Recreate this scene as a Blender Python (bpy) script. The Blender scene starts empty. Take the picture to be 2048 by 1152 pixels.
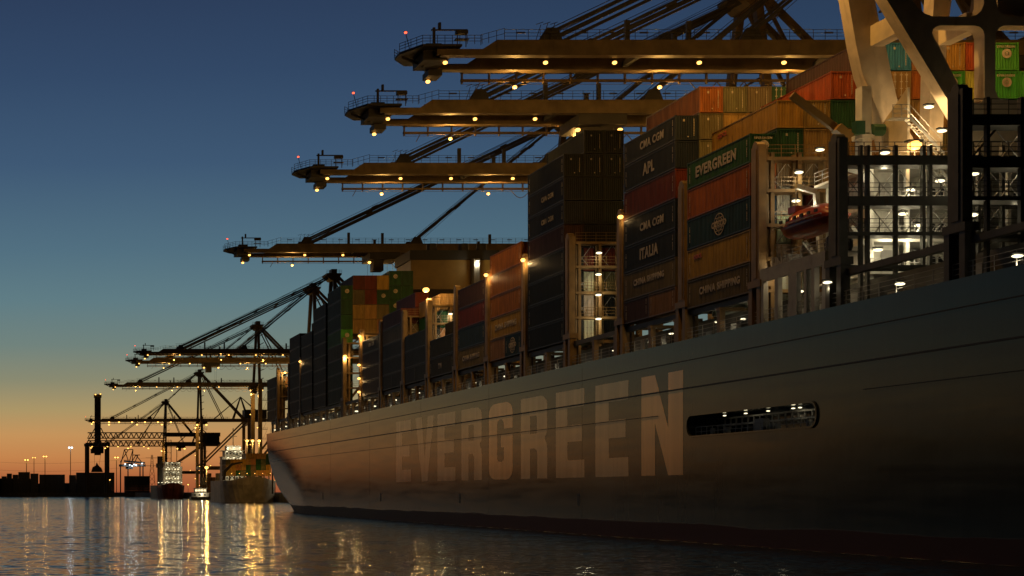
import bpy, bmesh, math, random
from mathutils import Vector, Matrix
random.seed(7)
R = math.radians
S = bpy.context.scene
COL = S.collection

# ------------------------------------------------------------------ camera
F, X0, Y0, H0 = 3000.0, 17.0, 984.0, 4.8          # focal length and principal point of the 2048x1152 frame, eye height
cd = bpy.data.cameras.new("camera"); cam = bpy.data.objects.new("camera", cd); COL.objects.link(cam)
cam.location = (0, 0, H0); cam.rotation_euler = (R(90), 0, 0)
cd.sensor_width = 36; cd.lens = F / 2048 * 36
cd.shift_x = (1024 - X0) / 2048; cd.shift_y = (Y0 - 576) / 2048
cd.clip_start = 1; cd.clip_end = 20000
S.camera = cam
def P(x, y, D): return Vector(((x - X0) * D / F, D, H0 + (Y0 - y) * D / F))

# ------------------------------------------------------------------ exposure and engine
S.render.engine = 'CYCLES'
S.view_settings.view_transform = 'Standard'; S.view_settings.look = 'None'
S.view_settings.exposure = 0; S.view_settings.gamma = 1
S.cycles.use_denoising = True
S.cycles.max_bounces = 5; S.cycles.diffuse_bounces = 2; S.cycles.glossy_bounces = 3
S.cycles.sample_clamp_indirect = 2.0
S.cycles.use_light_tree = True

def srgb(r, g, b):
    f = lambda c: (c / 255 / 12.92) if c / 255 <= 0.04045 else ((c / 255 + 0.055) / 1.055) ** 2.4
    return (f(r), f(g), f(b), 1)

# ------------------------------------------------------------------ dusk sky
W = bpy.data.worlds.new("World"); S.world = W; W.use_nodes = True
nt = W.node_tree; nt.nodes.clear(); N = nt.nodes.new; L = nt.links.new
def wmath(op, a, b=None, clamp=False):
    n = N('ShaderNodeMath'); n.operation = op; n.use_clamp = clamp
    for i, v in enumerate((a, b)):
        if v is None: continue
        if isinstance(v, (int, float)): n.inputs[i].default_value = v
        else: L(v, n.inputs[i])
    return n.outputs[0]
tc = N('ShaderNodeTexCoord'); sx = N('ShaderNodeSeparateXYZ'); L(tc.outputs['Generated'], sx.inputs[0])
hx, hy, hz = sx.outputs
hl = wmath('SQRT', wmath('ADD', wmath('MULTIPLY', hx, hx), wmath('MULTIPLY', hy, hy)))
tanel = wmath('DIVIDE', hz, wmath('MAXIMUM', hl, 0.001))
ramp = N('ShaderNodeValToRGB'); L(wmath('MULTIPLY', tanel, 2.0, True), ramp.inputs[0])
def stops(r, pts):
    el = r.color_ramp.elements
    while len(el) > 1: el.remove(el[-1])
    el[0].position, el[0].color = pts[0]
    for p, c in pts[1:]:
        e = el.new(p); e.color = c
def ypos(y): return (Y0 - y) / F * 2
stops(ramp, [(0.0, srgb(158, 84, 52)), (ypos(950), srgb(178, 105, 62)), (ypos(915), srgb(197, 132, 77)), (ypos(870), srgb(197, 147, 91)),
             (ypos(820), srgb(172, 150, 103)), (ypos(760), srgb(138, 138, 113)), (ypos(690), srgb(113, 131, 125)), (ypos(600), srgb(96, 125, 133)), (ypos(500), srgb(82, 112, 129)),
             (ypos(330), srgb(63, 89, 117)), (ypos(150), srgb(51, 73, 103)), (ypos(0), srgb(45, 63, 92)), (0.85, srgb(36, 50, 77)), (1.0, srgb(27, 38, 62))])
# azimuth: brightest a little left of the view axis, falling away to both sides
gx, gy = math.sin(R(-4)), math.cos(R(-4))
dt = wmath('DIVIDE', wmath('ADD', wmath('MULTIPLY', hx, gx), wmath('MULTIPLY', hy, gy)), wmath('MAXIMUM', hl, 0.001))
az = N('ShaderNodeMapRange'); L(dt, az.inputs[0])
az.inputs[1].default_value = -0.3; az.inputs[2].default_value = 1.0; az.inputs[3].default_value = 0.12; az.inputs[4].default_value = 1.0
azr = wmath('POWER', az.outputs[0], 2.2)
mul = N('ShaderNodeMixRGB'); mul.blend_type = 'MULTIPLY'; mul.inputs[0].default_value = 1
L(ramp.outputs[0], mul.inputs[1]); L(azr, mul.inputs[2])
bg = N('ShaderNodeBackground'); L(mul.outputs[0], bg.inputs[0]); bg.inputs[1].default_value = 1.0
wo = N('ShaderNodeOutputWorld'); L(bg.outputs[0], wo.inputs[0])

# ------------------------------------------------------------------ helpers
class MB:
    """collects shapes, builds ONE mesh object"""
    def __init__(s): s.v = []; s.f = []; s.m = []; s.mi = 0
    def mat(s, i): s.mi = i; return s
    def add(s, vs, fs):
        o = len(s.v); s.v += [tuple(v) for v in vs]
        for f in fs: s.f.append(tuple(o + i for i in f)); s.m.append(s.mi)
        return s
    def box(s, x0, x1, y0, y1, z0, z1):
        return s.add([(x0,y0,z0),(x1,y0,z0),(x1,y1,z0),(x0,y1,z0),(x0,y0,z1),(x1,y0,z1),(x1,y1,z1),(x0,y1,z1)],
                     [(0,3,2,1),(4,5,6,7),(0,1,5,4),(1,2,6,5),(2,3,7,6),(3,0,4,7)])
    def bar(s, a, b, w=.2, h=None, n=4):
        a, b = Vector(a), Vector(b); d = b - a
        if d.length < 1e-6: return s
        d.normalize(); up = Vector((0,0,1)) if abs(d.z) < .95 else Vector((0,1,0))
        r = d.cross(up).normalized(); u = r.cross(d).normalized(); h = h or w
        vs = []
        for p in (a, b):
            for k in range(n):
                t = 2*math.pi*(k+.5)/n; q = math.sqrt(2) if n == 4 else 1
                vs.append(p + r*(w/2*q*math.cos(t)) + u*(h/2*q*math.sin(t)))
        fs = [(k, (k+1)%n, n+(k+1)%n, n+k) for k in range(n)] + [tuple(reversed(range(n))), tuple(range(n, 2*n))]
        return s.add(vs, fs)
    def tube(s, a, b, r): return s.bar(a, b, 2*r, None, 10)
    def prism(s, pts, d):
        """pts: planar loop of Vectors; d: extrusion Vector"""
        n = len(pts); d = Vector(d)
        return s.add([Vector(p) for p in pts] + [Vector(p)+d for p in pts],
                     [tuple(range(n)), tuple(reversed(range(n, 2*n)))] + [(k, n+k, n+(k+1)%n, (k+1)%n) for k in range(n)])
    def rail(s, a, b, h=1.05, step=1.6, r=.045, mids=2):
        a, b = Vector(a), Vector(b); n = max(1, round((b-a).length/step)); z = Vector((0,0,1))
        for k in range(n+1):
            p = a + (b-a)*k/n; s.bar(p, p+z*h, r)
        for m in range(mids+1): s.bar(a+z*h*(m+1)/(mids+1), b+z*h*(m+1)/(mids+1), r*.9)
        return s
    def truss(s, a, b, h, n, r=.2, rd=.14):
        a, b = Vector(a), Vector(b); z = Vector((0,0,h))
        s.bar(a, b, r); s.bar(a+z, b+z, r)
        for k in range(n):
            p = a+(b-a)*k/n; q = a+(b-a)*(k+.5)/n; t = a+(b-a)*(k+1)/n
            s.bar(p, q+z, rd); s.bar(q+z, t, rd)
        return s
    def build(s, name, mats, parent=None, smooth=False):
        me = bpy.data.meshes.new(name); me.from_pydata(s.v, [], s.f)
        for m in (mats if isinstance(mats, (list, tuple)) else [mats]): me.materials.append(m)
        me.polygons.foreach_set('material_index', s.m)
        bm = bmesh.new(); bm.from_mesh(me); bmesh.ops.recalc_face_normals(bm, faces=bm.faces); bm.to_mesh(me); bm.free()
        if smooth: me.polygons.foreach_set('use_smooth', [True]*len(me.polygons))
        me.update()
        return link(name, me, parent)
def link(name, data, parent=None):
    o = bpy.data.objects.new(name, data); COL.objects.link(o)
    if parent: o.parent = parent
    return o
def tag(o, label=None, cat=None, group=None, kind=None):
    if label: o['label'] = label
    if cat: o['category'] = cat
    if group: o['group'] = group
    if kind: o['kind'] = kind
    return o
def empty(name, loc, label, cat, group=None):
    o = link(name, None); o.location = loc; o.empty_display_size = 2
    return tag(o, label, cat, group)
def copy_tree(o, parent=None):
    c = o.copy(); COL.objects.link(c); c.parent = parent
    for ch in list(o.children): copy_tree(ch, c)
    return c

# ------------------------------------------------------------------ materials
def new_mat(name):
    m = bpy.data.materials.new(name); m.use_nodes = True; t = m.node_tree
    return m, t, t.nodes['Principled BSDF']
def node(t, kind, **kw):
    n = t.nodes.new(kind)
    for k, v in kw.items(): setattr(n, k, v)
    return n
def paint(name, col, rough=.5, var=.35, scale=.6, rust=0, metallic=0, spec=.5):
    m, t, b = new_mat(name)
    g = node(t, 'ShaderNodeNewGeometry')
    n = node(t, 'ShaderNodeTexNoise'); n.inputs['Scale'].default_value = scale; n.inputs['Detail'].default_value = 6
    t.links.new(g.outputs['Position'], n.inputs['Vector'])
    r = node(t, 'ShaderNodeMapRange'); r.inputs[1].default_value = .3; r.inputs[2].default_value = .7
    r.inputs[3].default_value = 1-var; r.inputs[4].default_value = 1+var*.5; t.links.new(n.outputs['Fac'], r.inputs[0])
    mx = node(t, 'ShaderNodeMixRGB', blend_type='MULTIPLY'); mx.inputs[0].default_value = 1
    mx.inputs[1].default_value = (*col, 1); t.links.new(r.outputs[0], mx.inputs[2])
    out = mx.outputs[0]
    if rust:
        n2 = node(t, 'ShaderNodeTexNoise'); n2.inputs['Scale'].default_value = scale*2.3; n2.inputs['Detail'].default_value = 8
        mp = node(t, 'ShaderNodeMapping'); mp.inputs['Scale'].default_value = (1, 1, .25)
        t.links.new(g.outputs['Position'], mp.inputs[0]); t.links.new(mp.outputs[0], n2.inputs['Vector'])
        r2 = node(t, 'ShaderNodeMapRange'); r2.inputs[1].default_value = .58; r2.inputs[2].default_value = .72; r2.inputs[4].default_value = rust
        t.links.new(n2.outputs['Fac'], r2.inputs[0])
        m2 = node(t, 'ShaderNodeMixRGB'); t.links.new(r2.outputs[0], m2.inputs[0]); t.links.new(out, m2.inputs[1])
        m2.inputs[2].default_value = (.09, .035, .015, 1); out = m2.outputs[0]
    t.links.new(out, b.inputs['Base Color'])
    b.inputs['Roughness'].default_value = rough; b.inputs['Metallic'].default_value = metallic
    b.inputs['Specular IOR Level'].default_value = spec
    return m
def emit(name, col, strength):
    m, t, b = new_mat(name)
    b.inputs['Base Color'].default_value = (.02, .02, .02, 1)
    b.inputs['Emission Color'].default_value = (*col, 1); b.inputs['Emission Strength'].default_value = strength
    m.cycles.emission_sampling = 'NONE'
    return m
M_crane = paint('crane_paint', (.21, .148, .07), .55, .35, .5, .3)
M_cranedark = paint('crane_dark_steel', (.06, .055, .05), .6, .3, .5)
M_steel = paint('ship_steel_dark', (.075, .07, .06), .6, .35, .8, .4)
M_lash = paint('lashing_bridge_paint', (.2, .125, .05), .55, .35, .8, .5)
M_white = paint('white_ship_paint', (.62, .6, .54), .45, .25, .7, .35)
M_grey = paint('grey_ship_paint', (.3, .29, .28), .5, .25, .7, .3)
M_sodtint = paint('sodium_tinted_white_paint', (.6, .5, .36), .5, .25, .6, .3)  # wing parts: warm sodium light mixed into the white paint colour
M_black = paint('black_paint', (.015, .015, .016), .6, .2)
M_yellow = paint('funnel_yellow_paint', (.25, .15, .035), .5, .25, .3, .15)
M_orange = paint('lifeboat_orange', (.3, .04, .012), .3, .3, 1.2)
M_green = paint('green_paint', (.02, .09, .045), .5, .3)
M_text = paint('white_lettering', (.4, .34, .26), .55, .45, 1.1, .35)
M_textdim = paint('dim_lettering', (.12, .105, .085), .6, .5, 1.1, .35)  # darker lettering colour for the third bay's side walls
M_foam = paint('foam', (.3, .31, .3), .7, .4, 1.5)
M_textred = paint('red_lettering', (.45, .05, .03), .5, .3, 1.5)
M_concrete = paint('quay_concrete', (.2, .19, .17), .85, .4, .2)
M_wallquay = paint('quay_wall', (.07, .065, .06), .85, .4, .3)
M_dark = paint('dark_silhouette_steel', (.035, .033, .032), .7, .3)
M_redhull = paint('oxide_red_hull', (.16, .04, .025), .45, .3, .2, .2)
M_bluehull = paint('dark_blue_hull', (.03, .04, .055), .4, .3, .2, .2)
M_greyhull = paint('grey_hull', (.5, .46, .42), .45, .4, .2, .3)
E_sod = emit('sodium_lamp', (1, .46, .09), 4.2)
E_white = emit('deck_lamp_glow', (1, .88, .55), 2.2)
E_red = emit('red_beacon', (1, .08, .03), 4)
E_cool = emit('cool_lamp', (.8, .95, 1), 5)
E_win = emit('lit_window', (1, .8, .45), 1.6)
SOD = (1, .52, .12); WARM = (1, .86, .55)

# container paint: colour of the object, streaked dirt and rust
M_cont, t, b = new_mat('container_paint')
oi = node(t, 'ShaderNodeObjectInfo'); tco = node(t, 'ShaderNodeTexCoord')
mp = node(t, 'ShaderNodeMapping'); mp.inputs['Scale'].default_value = (2.2, 2.2, .35); t.links.new(tco.outputs['Object'], mp.inputs[0])
ad = node(t, 'ShaderNodeVectorMath', operation='ADD'); t.links.new(mp.outputs[0], ad.inputs[0]); t.links.new(oi.outputs['Location'], ad.inputs[1])
n1 = node(t, 'ShaderNodeTexNoise'); n1.inputs['Scale'].default_value = 1.1; n1.inputs['Detail'].default_value = 7; t.links.new(ad.outputs[0], n1.inputs['Vector'])
r1 = node(t, 'ShaderNodeMapRange'); r1.inputs[1].default_value = .3; r1.inputs[2].default_value = .7; r1.inputs[3].default_value = .62; r1.inputs[4].default_value = 1.15
t.links.new(n1.outputs['Fac'], r1.inputs[0])
m1 = node(t, 'ShaderNodeMixRGB', blend_type='MULTIPLY'); m1.inputs[0].default_value = 1; t.links.new(oi.outputs['Color'], m1.inputs[1]); t.links.new(r1.outputs[0], m1.inputs[2])
n2 = node(t, 'ShaderNodeTexNoise'); n2.inputs['Scale'].default_value = 2.6; n2.inputs['Detail'].default_value = 8; t.links.new(ad.outputs[0], n2.inputs['Vector'])
r2 = node(t, 'ShaderNodeMapRange'); r2.inputs[1].default_value = .62; r2.inputs[2].default_value = .75; r2.inputs[4].default_value = .7; t.links.new(n2.outputs['Fac'], r2.inputs[0])
m2 = node(t, 'ShaderNodeMixRGB'); t.links.new(r2.outputs[0], m2.inputs[0]); t.links.new(m1.outputs[0], m2.inputs[1]); m2.inputs[2].default_value = (.045, .02, .011, 1)
t.links.new(m2.outputs[0], b.inputs['Base Color']); b.inputs['Roughness'].default_value = .5; b.inputs['Specular IOR Level'].default_value = .22

# ship's side: glossy dark green paint, red boot top, vertical runs and plate wear
def hull_mat(name, col, boot=1.7, gloss=.16, spec=.27):
    m, t, b = new_mat(name)
    g = node(t, 'ShaderNodeNewGeometry'); sp = node(t, 'ShaderNodeSeparateXYZ'); t.links.new(g.outputs['Position'], sp.inputs[0])
    mp = node(t, 'ShaderNodeMapping'); mp.inputs['Scale'].default_value = (.5, .5, .045); t.links.new(g.outputs['Position'], mp.inputs[0])
    n = node(t, 'ShaderNodeTexNoise'); n.inputs['Scale'].default_value = 1.0; n.inputs['Detail'].default_value = 8; t.links.new(mp.outputs[0], n.inputs['Vector'])
    r = node(t, 'ShaderNodeMapRange'); r.inputs[1].default_value = .3; r.inputs[2].default_value = .75; r.inputs[3].default_value = .75; r.inputs[4].default_value = 1.2
    t.links.new(n.outputs['Fac'], r.inputs[0])
    mx = node(t, 'ShaderNodeMixRGB', blend_type='MULTIPLY'); mx.inputs[0].default_value = 1; mx.inputs[1].default_value = (*col, 1); t.links.new(r.outputs[0], mx.inputs[2])
    mp2 = node(t, 'ShaderNodeMapping'); mp2.inputs['Scale'].default_value = (.06, .06, .8); t.links.new(g.outputs['Position'], mp2.inputs[0])
    n2 = node(t, 'ShaderNodeTexNoise'); n2.inputs['Scale'].default_value = 1.6; n2.inputs['Detail'].default_value = 9; t.links.new(mp2.outputs[0], n2.inputs['Vector'])
    zz = node(t, 'ShaderNodeMath', operation='ADD'); t.links.new(sp.outputs[2], zz.inputs[0])
    r3 = node(t, 'ShaderNodeMapRange'); r3.inputs[3].default_value = -.5; r3.inputs[4].default_value = .5; t.links.new(n2.outputs['Fac'], r3.inputs[0]); t.links.new(r3.outputs[0], zz.inputs[1])
    st = node(t, 'ShaderNodeMapRange'); st.inputs[1].default_value = boot; st.inputs[2].default_value = boot+.15; t.links.new(zz.outputs[0], st.inputs[0])
    bt = node(t, 'ShaderNodeMixRGB'); t.links.new(st.outputs[0], bt.inputs[0]); bt.inputs[1].default_value = (.075, .018, .012, 1); t.links.new(mx.outputs[0], bt.inputs[2])
    t.links.new(bt.outputs[0], b.inputs['Base Color'])
    rr = node(t, 'ShaderNodeMapRange'); rr.inputs[1].default_value = .3; rr.inputs[2].default_value = .7; rr.inputs[3].default_value = gloss; rr.inputs[4].default_value = gloss+.07
    t.links.new(n2.outputs['Fac'], rr.inputs[0]); bm_ = node(t, 'ShaderNodeMixRGB'); t.links.new(st.outputs[0], bm_.inputs[0]); bm_.inputs[1].default_value = (.62, .62, .62, 1); t.links.new(rr.outputs[0], bm_.inputs[2])
    t.links.new(bm_.outputs[0], b.inputs['Roughness'])
    b.inputs['Specular IOR Level'].default_value = spec
    bp = node(t, 'ShaderNodeBump'); bp.inputs['Strength'].default_value = .12; bp.inputs['Distance'].default_value = .05
    n3 = node(t, 'ShaderNodeTexNoise'); n3.inputs['Scale'].default_value = .55; n3.inputs['Detail'].default_value = 3; t.links.new(g.outputs['Position'], n3.inputs['Vector'])
    bp.inputs['Strength'].default_value = .09
    t.links.new(n3.outputs['Fac'], bp.inputs['Height']); t.links.new(bp.outputs[0], b.inputs['Normal'])
    return m
M_hull = hull_mat('hull_green_paint', (.038, .043, .041), 1.7, .14)
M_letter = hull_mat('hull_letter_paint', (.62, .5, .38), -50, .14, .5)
M_letterlit = hull_mat('hull_letter_lamplit_paint', (.98, .6, .33), -50, .14, .55)  # lamp glow on two letters, put into a brighter, warmer base colour

# water
M_water, t, b = new_mat('harbour_water')
b.inputs['Base Color'].default_value = (.012, .022, .027, 1); b.inputs['Roughness'].default_value = .1; b.inputs['IOR'].default_value = 1.33
g = node(t, 'ShaderNodeNewGeometry')
def wave(scale, sxy, kx, ky, detail=2):
    mp = node(t, 'ShaderNodeMapping'); mp.inputs['Scale'].default_value = (*sxy, 1); t.links.new(g.outputs['Position'], mp.inputs[0])
    n = node(t, 'ShaderNodeTexNoise'); n.inputs['Scale'].default_value = scale; n.inputs['Detail'].default_value = detail
    t.links.new(mp.outputs[0], n.inputs['Vector'])
    a = node(t, 'ShaderNodeVectorMath', operation='SUBTRACT'); t.links.new(n.outputs['Color'], a.inputs[0]); a.inputs[1].default_value = (.5, .5, .5)
    b2 = node(t, 'ShaderNodeVectorMath', operation='MULTIPLY'); t.links.new(a.outputs[0], b2.inputs[0]); b2.inputs[1].default_value = (kx, ky, 0)
    return b2.outputs[0]
def vadd(a, b2):
    n = node(t, 'ShaderNodeVectorMath', operation='ADD'); t.links.new(a, n.inputs[0])
    if isinstance(b2, tuple): n.inputs[1].default_value = b2
    else: t.links.new(b2, n.inputs[1])
    return n.outputs[0]
nv = vadd(vadd(wave(.4, (.5, .8), .08, .34), wave(1.9, (.6, 1), .15, .85)), vadd(wave(.06, (.6, .4), .02, .06), (0, 0, 1)))
nn = node(t, 'ShaderNodeVectorMath', operation='NORMALIZE'); t.links.new(nv, nn.inputs[0]); t.links.new(nn.outputs[0], b.inputs['Normal'])

# ------------------------------------------------------------------ setting: water and land
tag(MB().add([(-6000, -300, 0), (6000, -300, 0), (6000, 9000, 0), (-6000, 9000, 0)], [(0, 1, 2, 3)]).build('water', M_water), kind='structure')
q = MB(); QX = 126.5
q.box(QX, 900, -100, 1500, -6, 4.2)
tag(q.build('quay', M_concrete), kind='structure')
tag(MB().box(-4000, 3000, 1500.01, 4000, -6, 4.0).build('far_bank', M_wallquay), kind='structure')

# ------------------------------------------------------------------ lamps
_bulb = {}
def lamp_mesh(kind, r):
    key = (kind, round(r, 2))
    if key in _bulb: return _bulb[key]
    m = MB(); em = {'sod': E_sod, 'white': E_white, 'red': E_red, 'cool': E_cool}[kind]
    # housing shade above, glowing lens below
    m.mat(0).box(-r*1.2, r*1.2, -r*.5, r*.8, r*.6, r*.9)
    m.mat(1)
    seg = 10; rings = 5; vs = []; fs = []
    wx = .95 if kind != 'white' else 1.15; wz = .7 if kind != 'white' else .36
    for i in range(rings+1):
        a = math.pi*i/rings
        for k in range(seg):
            u = 2*math.pi*k/seg
            vs.append((r*1.1*wx*math.sin(a)*math.cos(u), r*1.1*math.sin(a)*math.sin(u), r*1.1*wz*math.cos(a)))
    for i in range(rings):
        for k in range(seg): fs.append((i*seg+k, (i+1)*seg+k, (i+1)*seg+(k+1) % seg, i*seg+(k+1) % seg))
    m.add(vs, fs)
    o = m.build('lamp_template', [M_black, em]); me = o.data; bpy.data.objects.remove(o)
    _bulb[key] = me; return me
def lamp(parent, loc, kind='sod', r=.4, power=0, name='flood_lamp', col=None, spot=None, aim=None, off=(0, 0, -.7)):
    o = link(name, lamp_mesh(kind, r), parent); o.location = loc
    if power:
        ld = bpy.data.lights.new(name + '_light', 'SPOT' if spot else 'POINT'); ld.energy = power
        ld.color = col or {'sod': SOD, 'white': WARM, 'red': (1, .1, .05), 'cool': (.8, .95, 1)}[kind]
        ld.shadow_soft_size = max(.15, r*.6)
        lo = link(name + '_light', ld, o); lo.location = Vector(off)*(r/.4)
        if spot:
            ld.spot_size = R(spot); ld.spot_blend = .6
            d = Vector(aim or (0, 0, -1)); lo.rotation_euler = d.to_track_quat('-Z', 'Y').to_euler()
    return o

# ------------------------------------------------------------------ text
def text_mesh(txt, size, bold=.0, sx=1.0):
    c = bpy.data.curves.new('lettering', 'FONT'); c.body = txt; c.size = size; c.offset = bold; c.extrude = .012; c.align_x = 'CENTER'; c.align_y = 'CENTER'
    c.resolution_u = 3; c.space_character = 1.14
    o = bpy.data.objects.new('lettering', c); COL.objects.link(o)
    dg = bpy.context.evaluated_depsgraph_get(); me = bpy.data.meshes.new_from_object(o.evaluated_get(dg))
    bpy.data.objects.remove(o); bpy.data.curves.remove(c)
    for v in me.vertices: v.co.x *= sx
    return me
_txt = {}
def lettering(parent, txt, loc, size, face='side', mat=None, bold=.03, sx=1.0, name='lettering'):
    k = (txt, size, bold, sx, (mat or M_text).name)
    if k not in _txt:
        me = text_mesh(txt, size, bold, sx); me.materials.clear(); me.materials.append(mat or M_text); _txt[k] = me
    o = link(name, _txt[k], parent)
    m = Matrix(((0, 0, -1), (-1, 0, 0), (0, 1, 0))) if face == 'side' else Matrix(((1, 0, 0), (0, 0, -1), (0, 1, 0)))
    o.matrix_basis = Matrix.Translation(loc) @ m.to_4x4()
    return o
def ring(m, cx, cz, r0, r1, y=0., seg=20, face='end', d=.02):
    def pt(r, k, off):
        a = 2*math.pi*k/seg; u, z = cx + r*math.cos(a), cz + r*math.sin(a)
        return (u, y-off, z) if face == 'end' else (y-off, u, z)
    for k in range(seg):
        m.add([pt(r0, k, d), pt(r1, k, d), pt(r1, k+1, d), pt(r0, k+1, d), pt(r0, k, 0), pt(r1, k, 0), pt(r1, k+1, 0), pt(r0, k+1, 0)],
              [(0, 1, 2, 3), (1, 5, 6, 2), (0, 3, 7, 4)])
_emb = {}
def emblem(parent, kind, loc):
    if kind not in _emb:
        m = MB()
        if kind == 'disc':               # ring and star on a green end wall
            ring(m, 0, 0, .02, .13); ring(m, 0, 0, .19, .42)
            for k in range(8):
                a = math.pi/4*k; m.bar((.1*math.cos(a), -.012, .1*math.sin(a)), (.24*math.cos(a), -.012, .24*math.sin(a)), .05, .02)
        else:                            # globe of parallels and meridians on a blue side wall
            for r in (.98, .62, .3): ring(m, 0, 0, r-.05, r+.05, face='side')
            for k in (-.6, -.3, .3, .6): m.box(-.02, 0, -math.sqrt(1-k*k), math.sqrt(1-k*k), k-.035, k+.035)
            m.box(-.021, 0, -.035, .035, -.95, .95)
        o = m.build('emblem', M_text); _emb[kind] = o.data; bpy.data.objects.remove(o)
    o = link('emblem', _emb[kind], parent); o.location = loc; return o

# ------------------------------------------------------------------ containers
PITCH = 2.37; CW = 2.31; XS = 65.15
PAL = {'g': (.018, .07, .028), 'G': (.065, .34, .045), 'o': (.3, .095, .018), 'r': (.12, .022, .014), 'R': (.36, .065, .018), 'b': (.014, .042, .095), 'B': (.035, .17, .29),
       't': (.31, .18, .06), 'y': (.38, .21, .04), 'k': (.024, .026, .027), 'n': (.012, .017, .03), 'w': (.6, .57, .46), 'd': (.13, .11, .055), 'l': (.42, .42, .08), 'p': (.22, .12, .075),
       'm': (.05, .022, .02), 'x': (.012, .0155, .015)}
CNAME = {'g': 'dark green', 'G': 'bright green', 'o': 'orange', 'r': 'dark red', 'R': 'orange-red', 'b': 'blue', 'B': 'light blue', 't': 'tan', 'y': 'yellow-ochre',
         'k': 'charcoal', 'n': 'navy', 'w': 'cream white', 'd': 'olive', 'l': 'lime', 'p': 'pinkish tan', 'm': 'maroon', 'x': 'black'}
_cm = {}
def cont_body(Ln, Hh, fine):
    key = (Ln, round(Hh, 2), fine)
    if key in _cm: return _cm[key]
    m = MB(); W_ = CW; e = .05; dp = .055
    def corr(n, fn):                     # corrugated wall: fn(u, depth, z)
        prof = []; p = 1.0/n
        for k in range(n):
            u = k*p; prof += [(u, 0), (u+p*.3, 0), (u+p*.5, dp), (u+p*.8, dp)]
        prof.append((1, 0))
        vs = [fn(u, d, z) for u, d in prof for z in (.12, Hh-.1)]
        m.add(vs, [(2*i, 2*i+2, 2*i+3, 2*i+1) for i in range(len(prof)-1)])
    ns = 44 if Ln > 10 else 22; ne = 9
    if not fine: ns //= 2
    corr(ns, lambda u, d, z: (e+d-.02, .1+u*(Ln-.2), z)); corr(ns, lambda u, d, z: (W_-e-d+.02, .1+u*(Ln-.2), z))
    corr(ne, lambda u, d, z: (.09+u*(W_-.18), e+d-.02, z)); corr(ne, lambda u, d, z: (.09+u*(W_-.18), Ln-e-d+.02, z))
    m.add([(.05, .05, Hh-.05), (W_-.05, .05, Hh-.05), (W_-.05, Ln-.05, Hh-.05), (.05, Ln-.05, Hh-.05)], [(0, 1, 2, 3)])
    m.add([(.05, .05, .06), (W_-.05, .05, .06), (W_-.05, Ln-.05, .06), (.05, Ln-.05, .06)], [(0, 3, 2, 1)])
    fr = MB()
    for x in (0, W_-.12):
        for y in (0, Ln-.14): fr.box(x, x+.12, y, y+.14, 0.02, Hh-.02)
        fr.box(x+.005, x+.115, .14, Ln-.14, 0.03, .16); fr.box(x+.005, x+.115, .14, Ln-.14, Hh-.13, Hh-.03)
    for y in (0, Ln-.14):
        fr.box(.12, W_-.12, y+.005, y+.135, .03, .15); fr.box(.12, W_-.12, y+.005, y+.135, Hh-.14, Hh-.03)
    if not fine:
        m.add(fr.v, fr.f); o = m.build('container', M_cont); r = (o.data, None); bpy.data.objects.remove(o)
    else:
        for x in (-.012, W_-.158):
            for y in (-.012, Ln-.168):
                for z in (0, Hh-.12): fr.box(x, x+.17, y, y+.18, z, z+.12)
        o = m.build('container', M_cont); o2 = fr.build('corner_frame', M_cont); r = (o.data, o2.data)
        bpy.data.objects.remove(o); bpy.data.objects.remove(o2)
    _cm[key] = r; return r
_door = {}
def door_mesh(Hh):
    k = round(Hh, 2)
    if k not in _door:
        out = []
        for sd in (0, 1):
            m = MB(); x0 = .13 + sd*(CW/2-.125); x1 = x0 + CW/2 - .14
            m.box(x0, x1, -.015, .03, .17, Hh-.16)
            rods = MB()
            for f in (.25, .72):
                x = x0+(x1-x0)*f; rods.bar((x, -.06, .12), (x, -.06, Hh-.12), .045)
                for z in (.35, Hh*.38, Hh*.62, Hh-.35): rods.box(x-.1, x+.1, -.08, -.02, z-.035, z+.035)
            a = m.build('door', M_cont); bb = rods.build('lock_rod', M_text); out.append((a.data, bb.data)); bpy.data.objects.remove(a); bpy.data.objects.remove(bb)
        _door[k] = out
    return _door[k]
ORD = ['bottom', 'second', 'third', 'fourth', 'fifth', 'sixth', 'seventh', 'eighth', 'ninth', 'tenth']
def rowname(r): return 'outermost row' if r == 0 else '%s row inboard' % ['', 'second', 'third', 'fourth', 'fifth', 'sixth', 'seventh', 'eighth', 'ninth', 'tenth', 'eleventh'][r]
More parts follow.
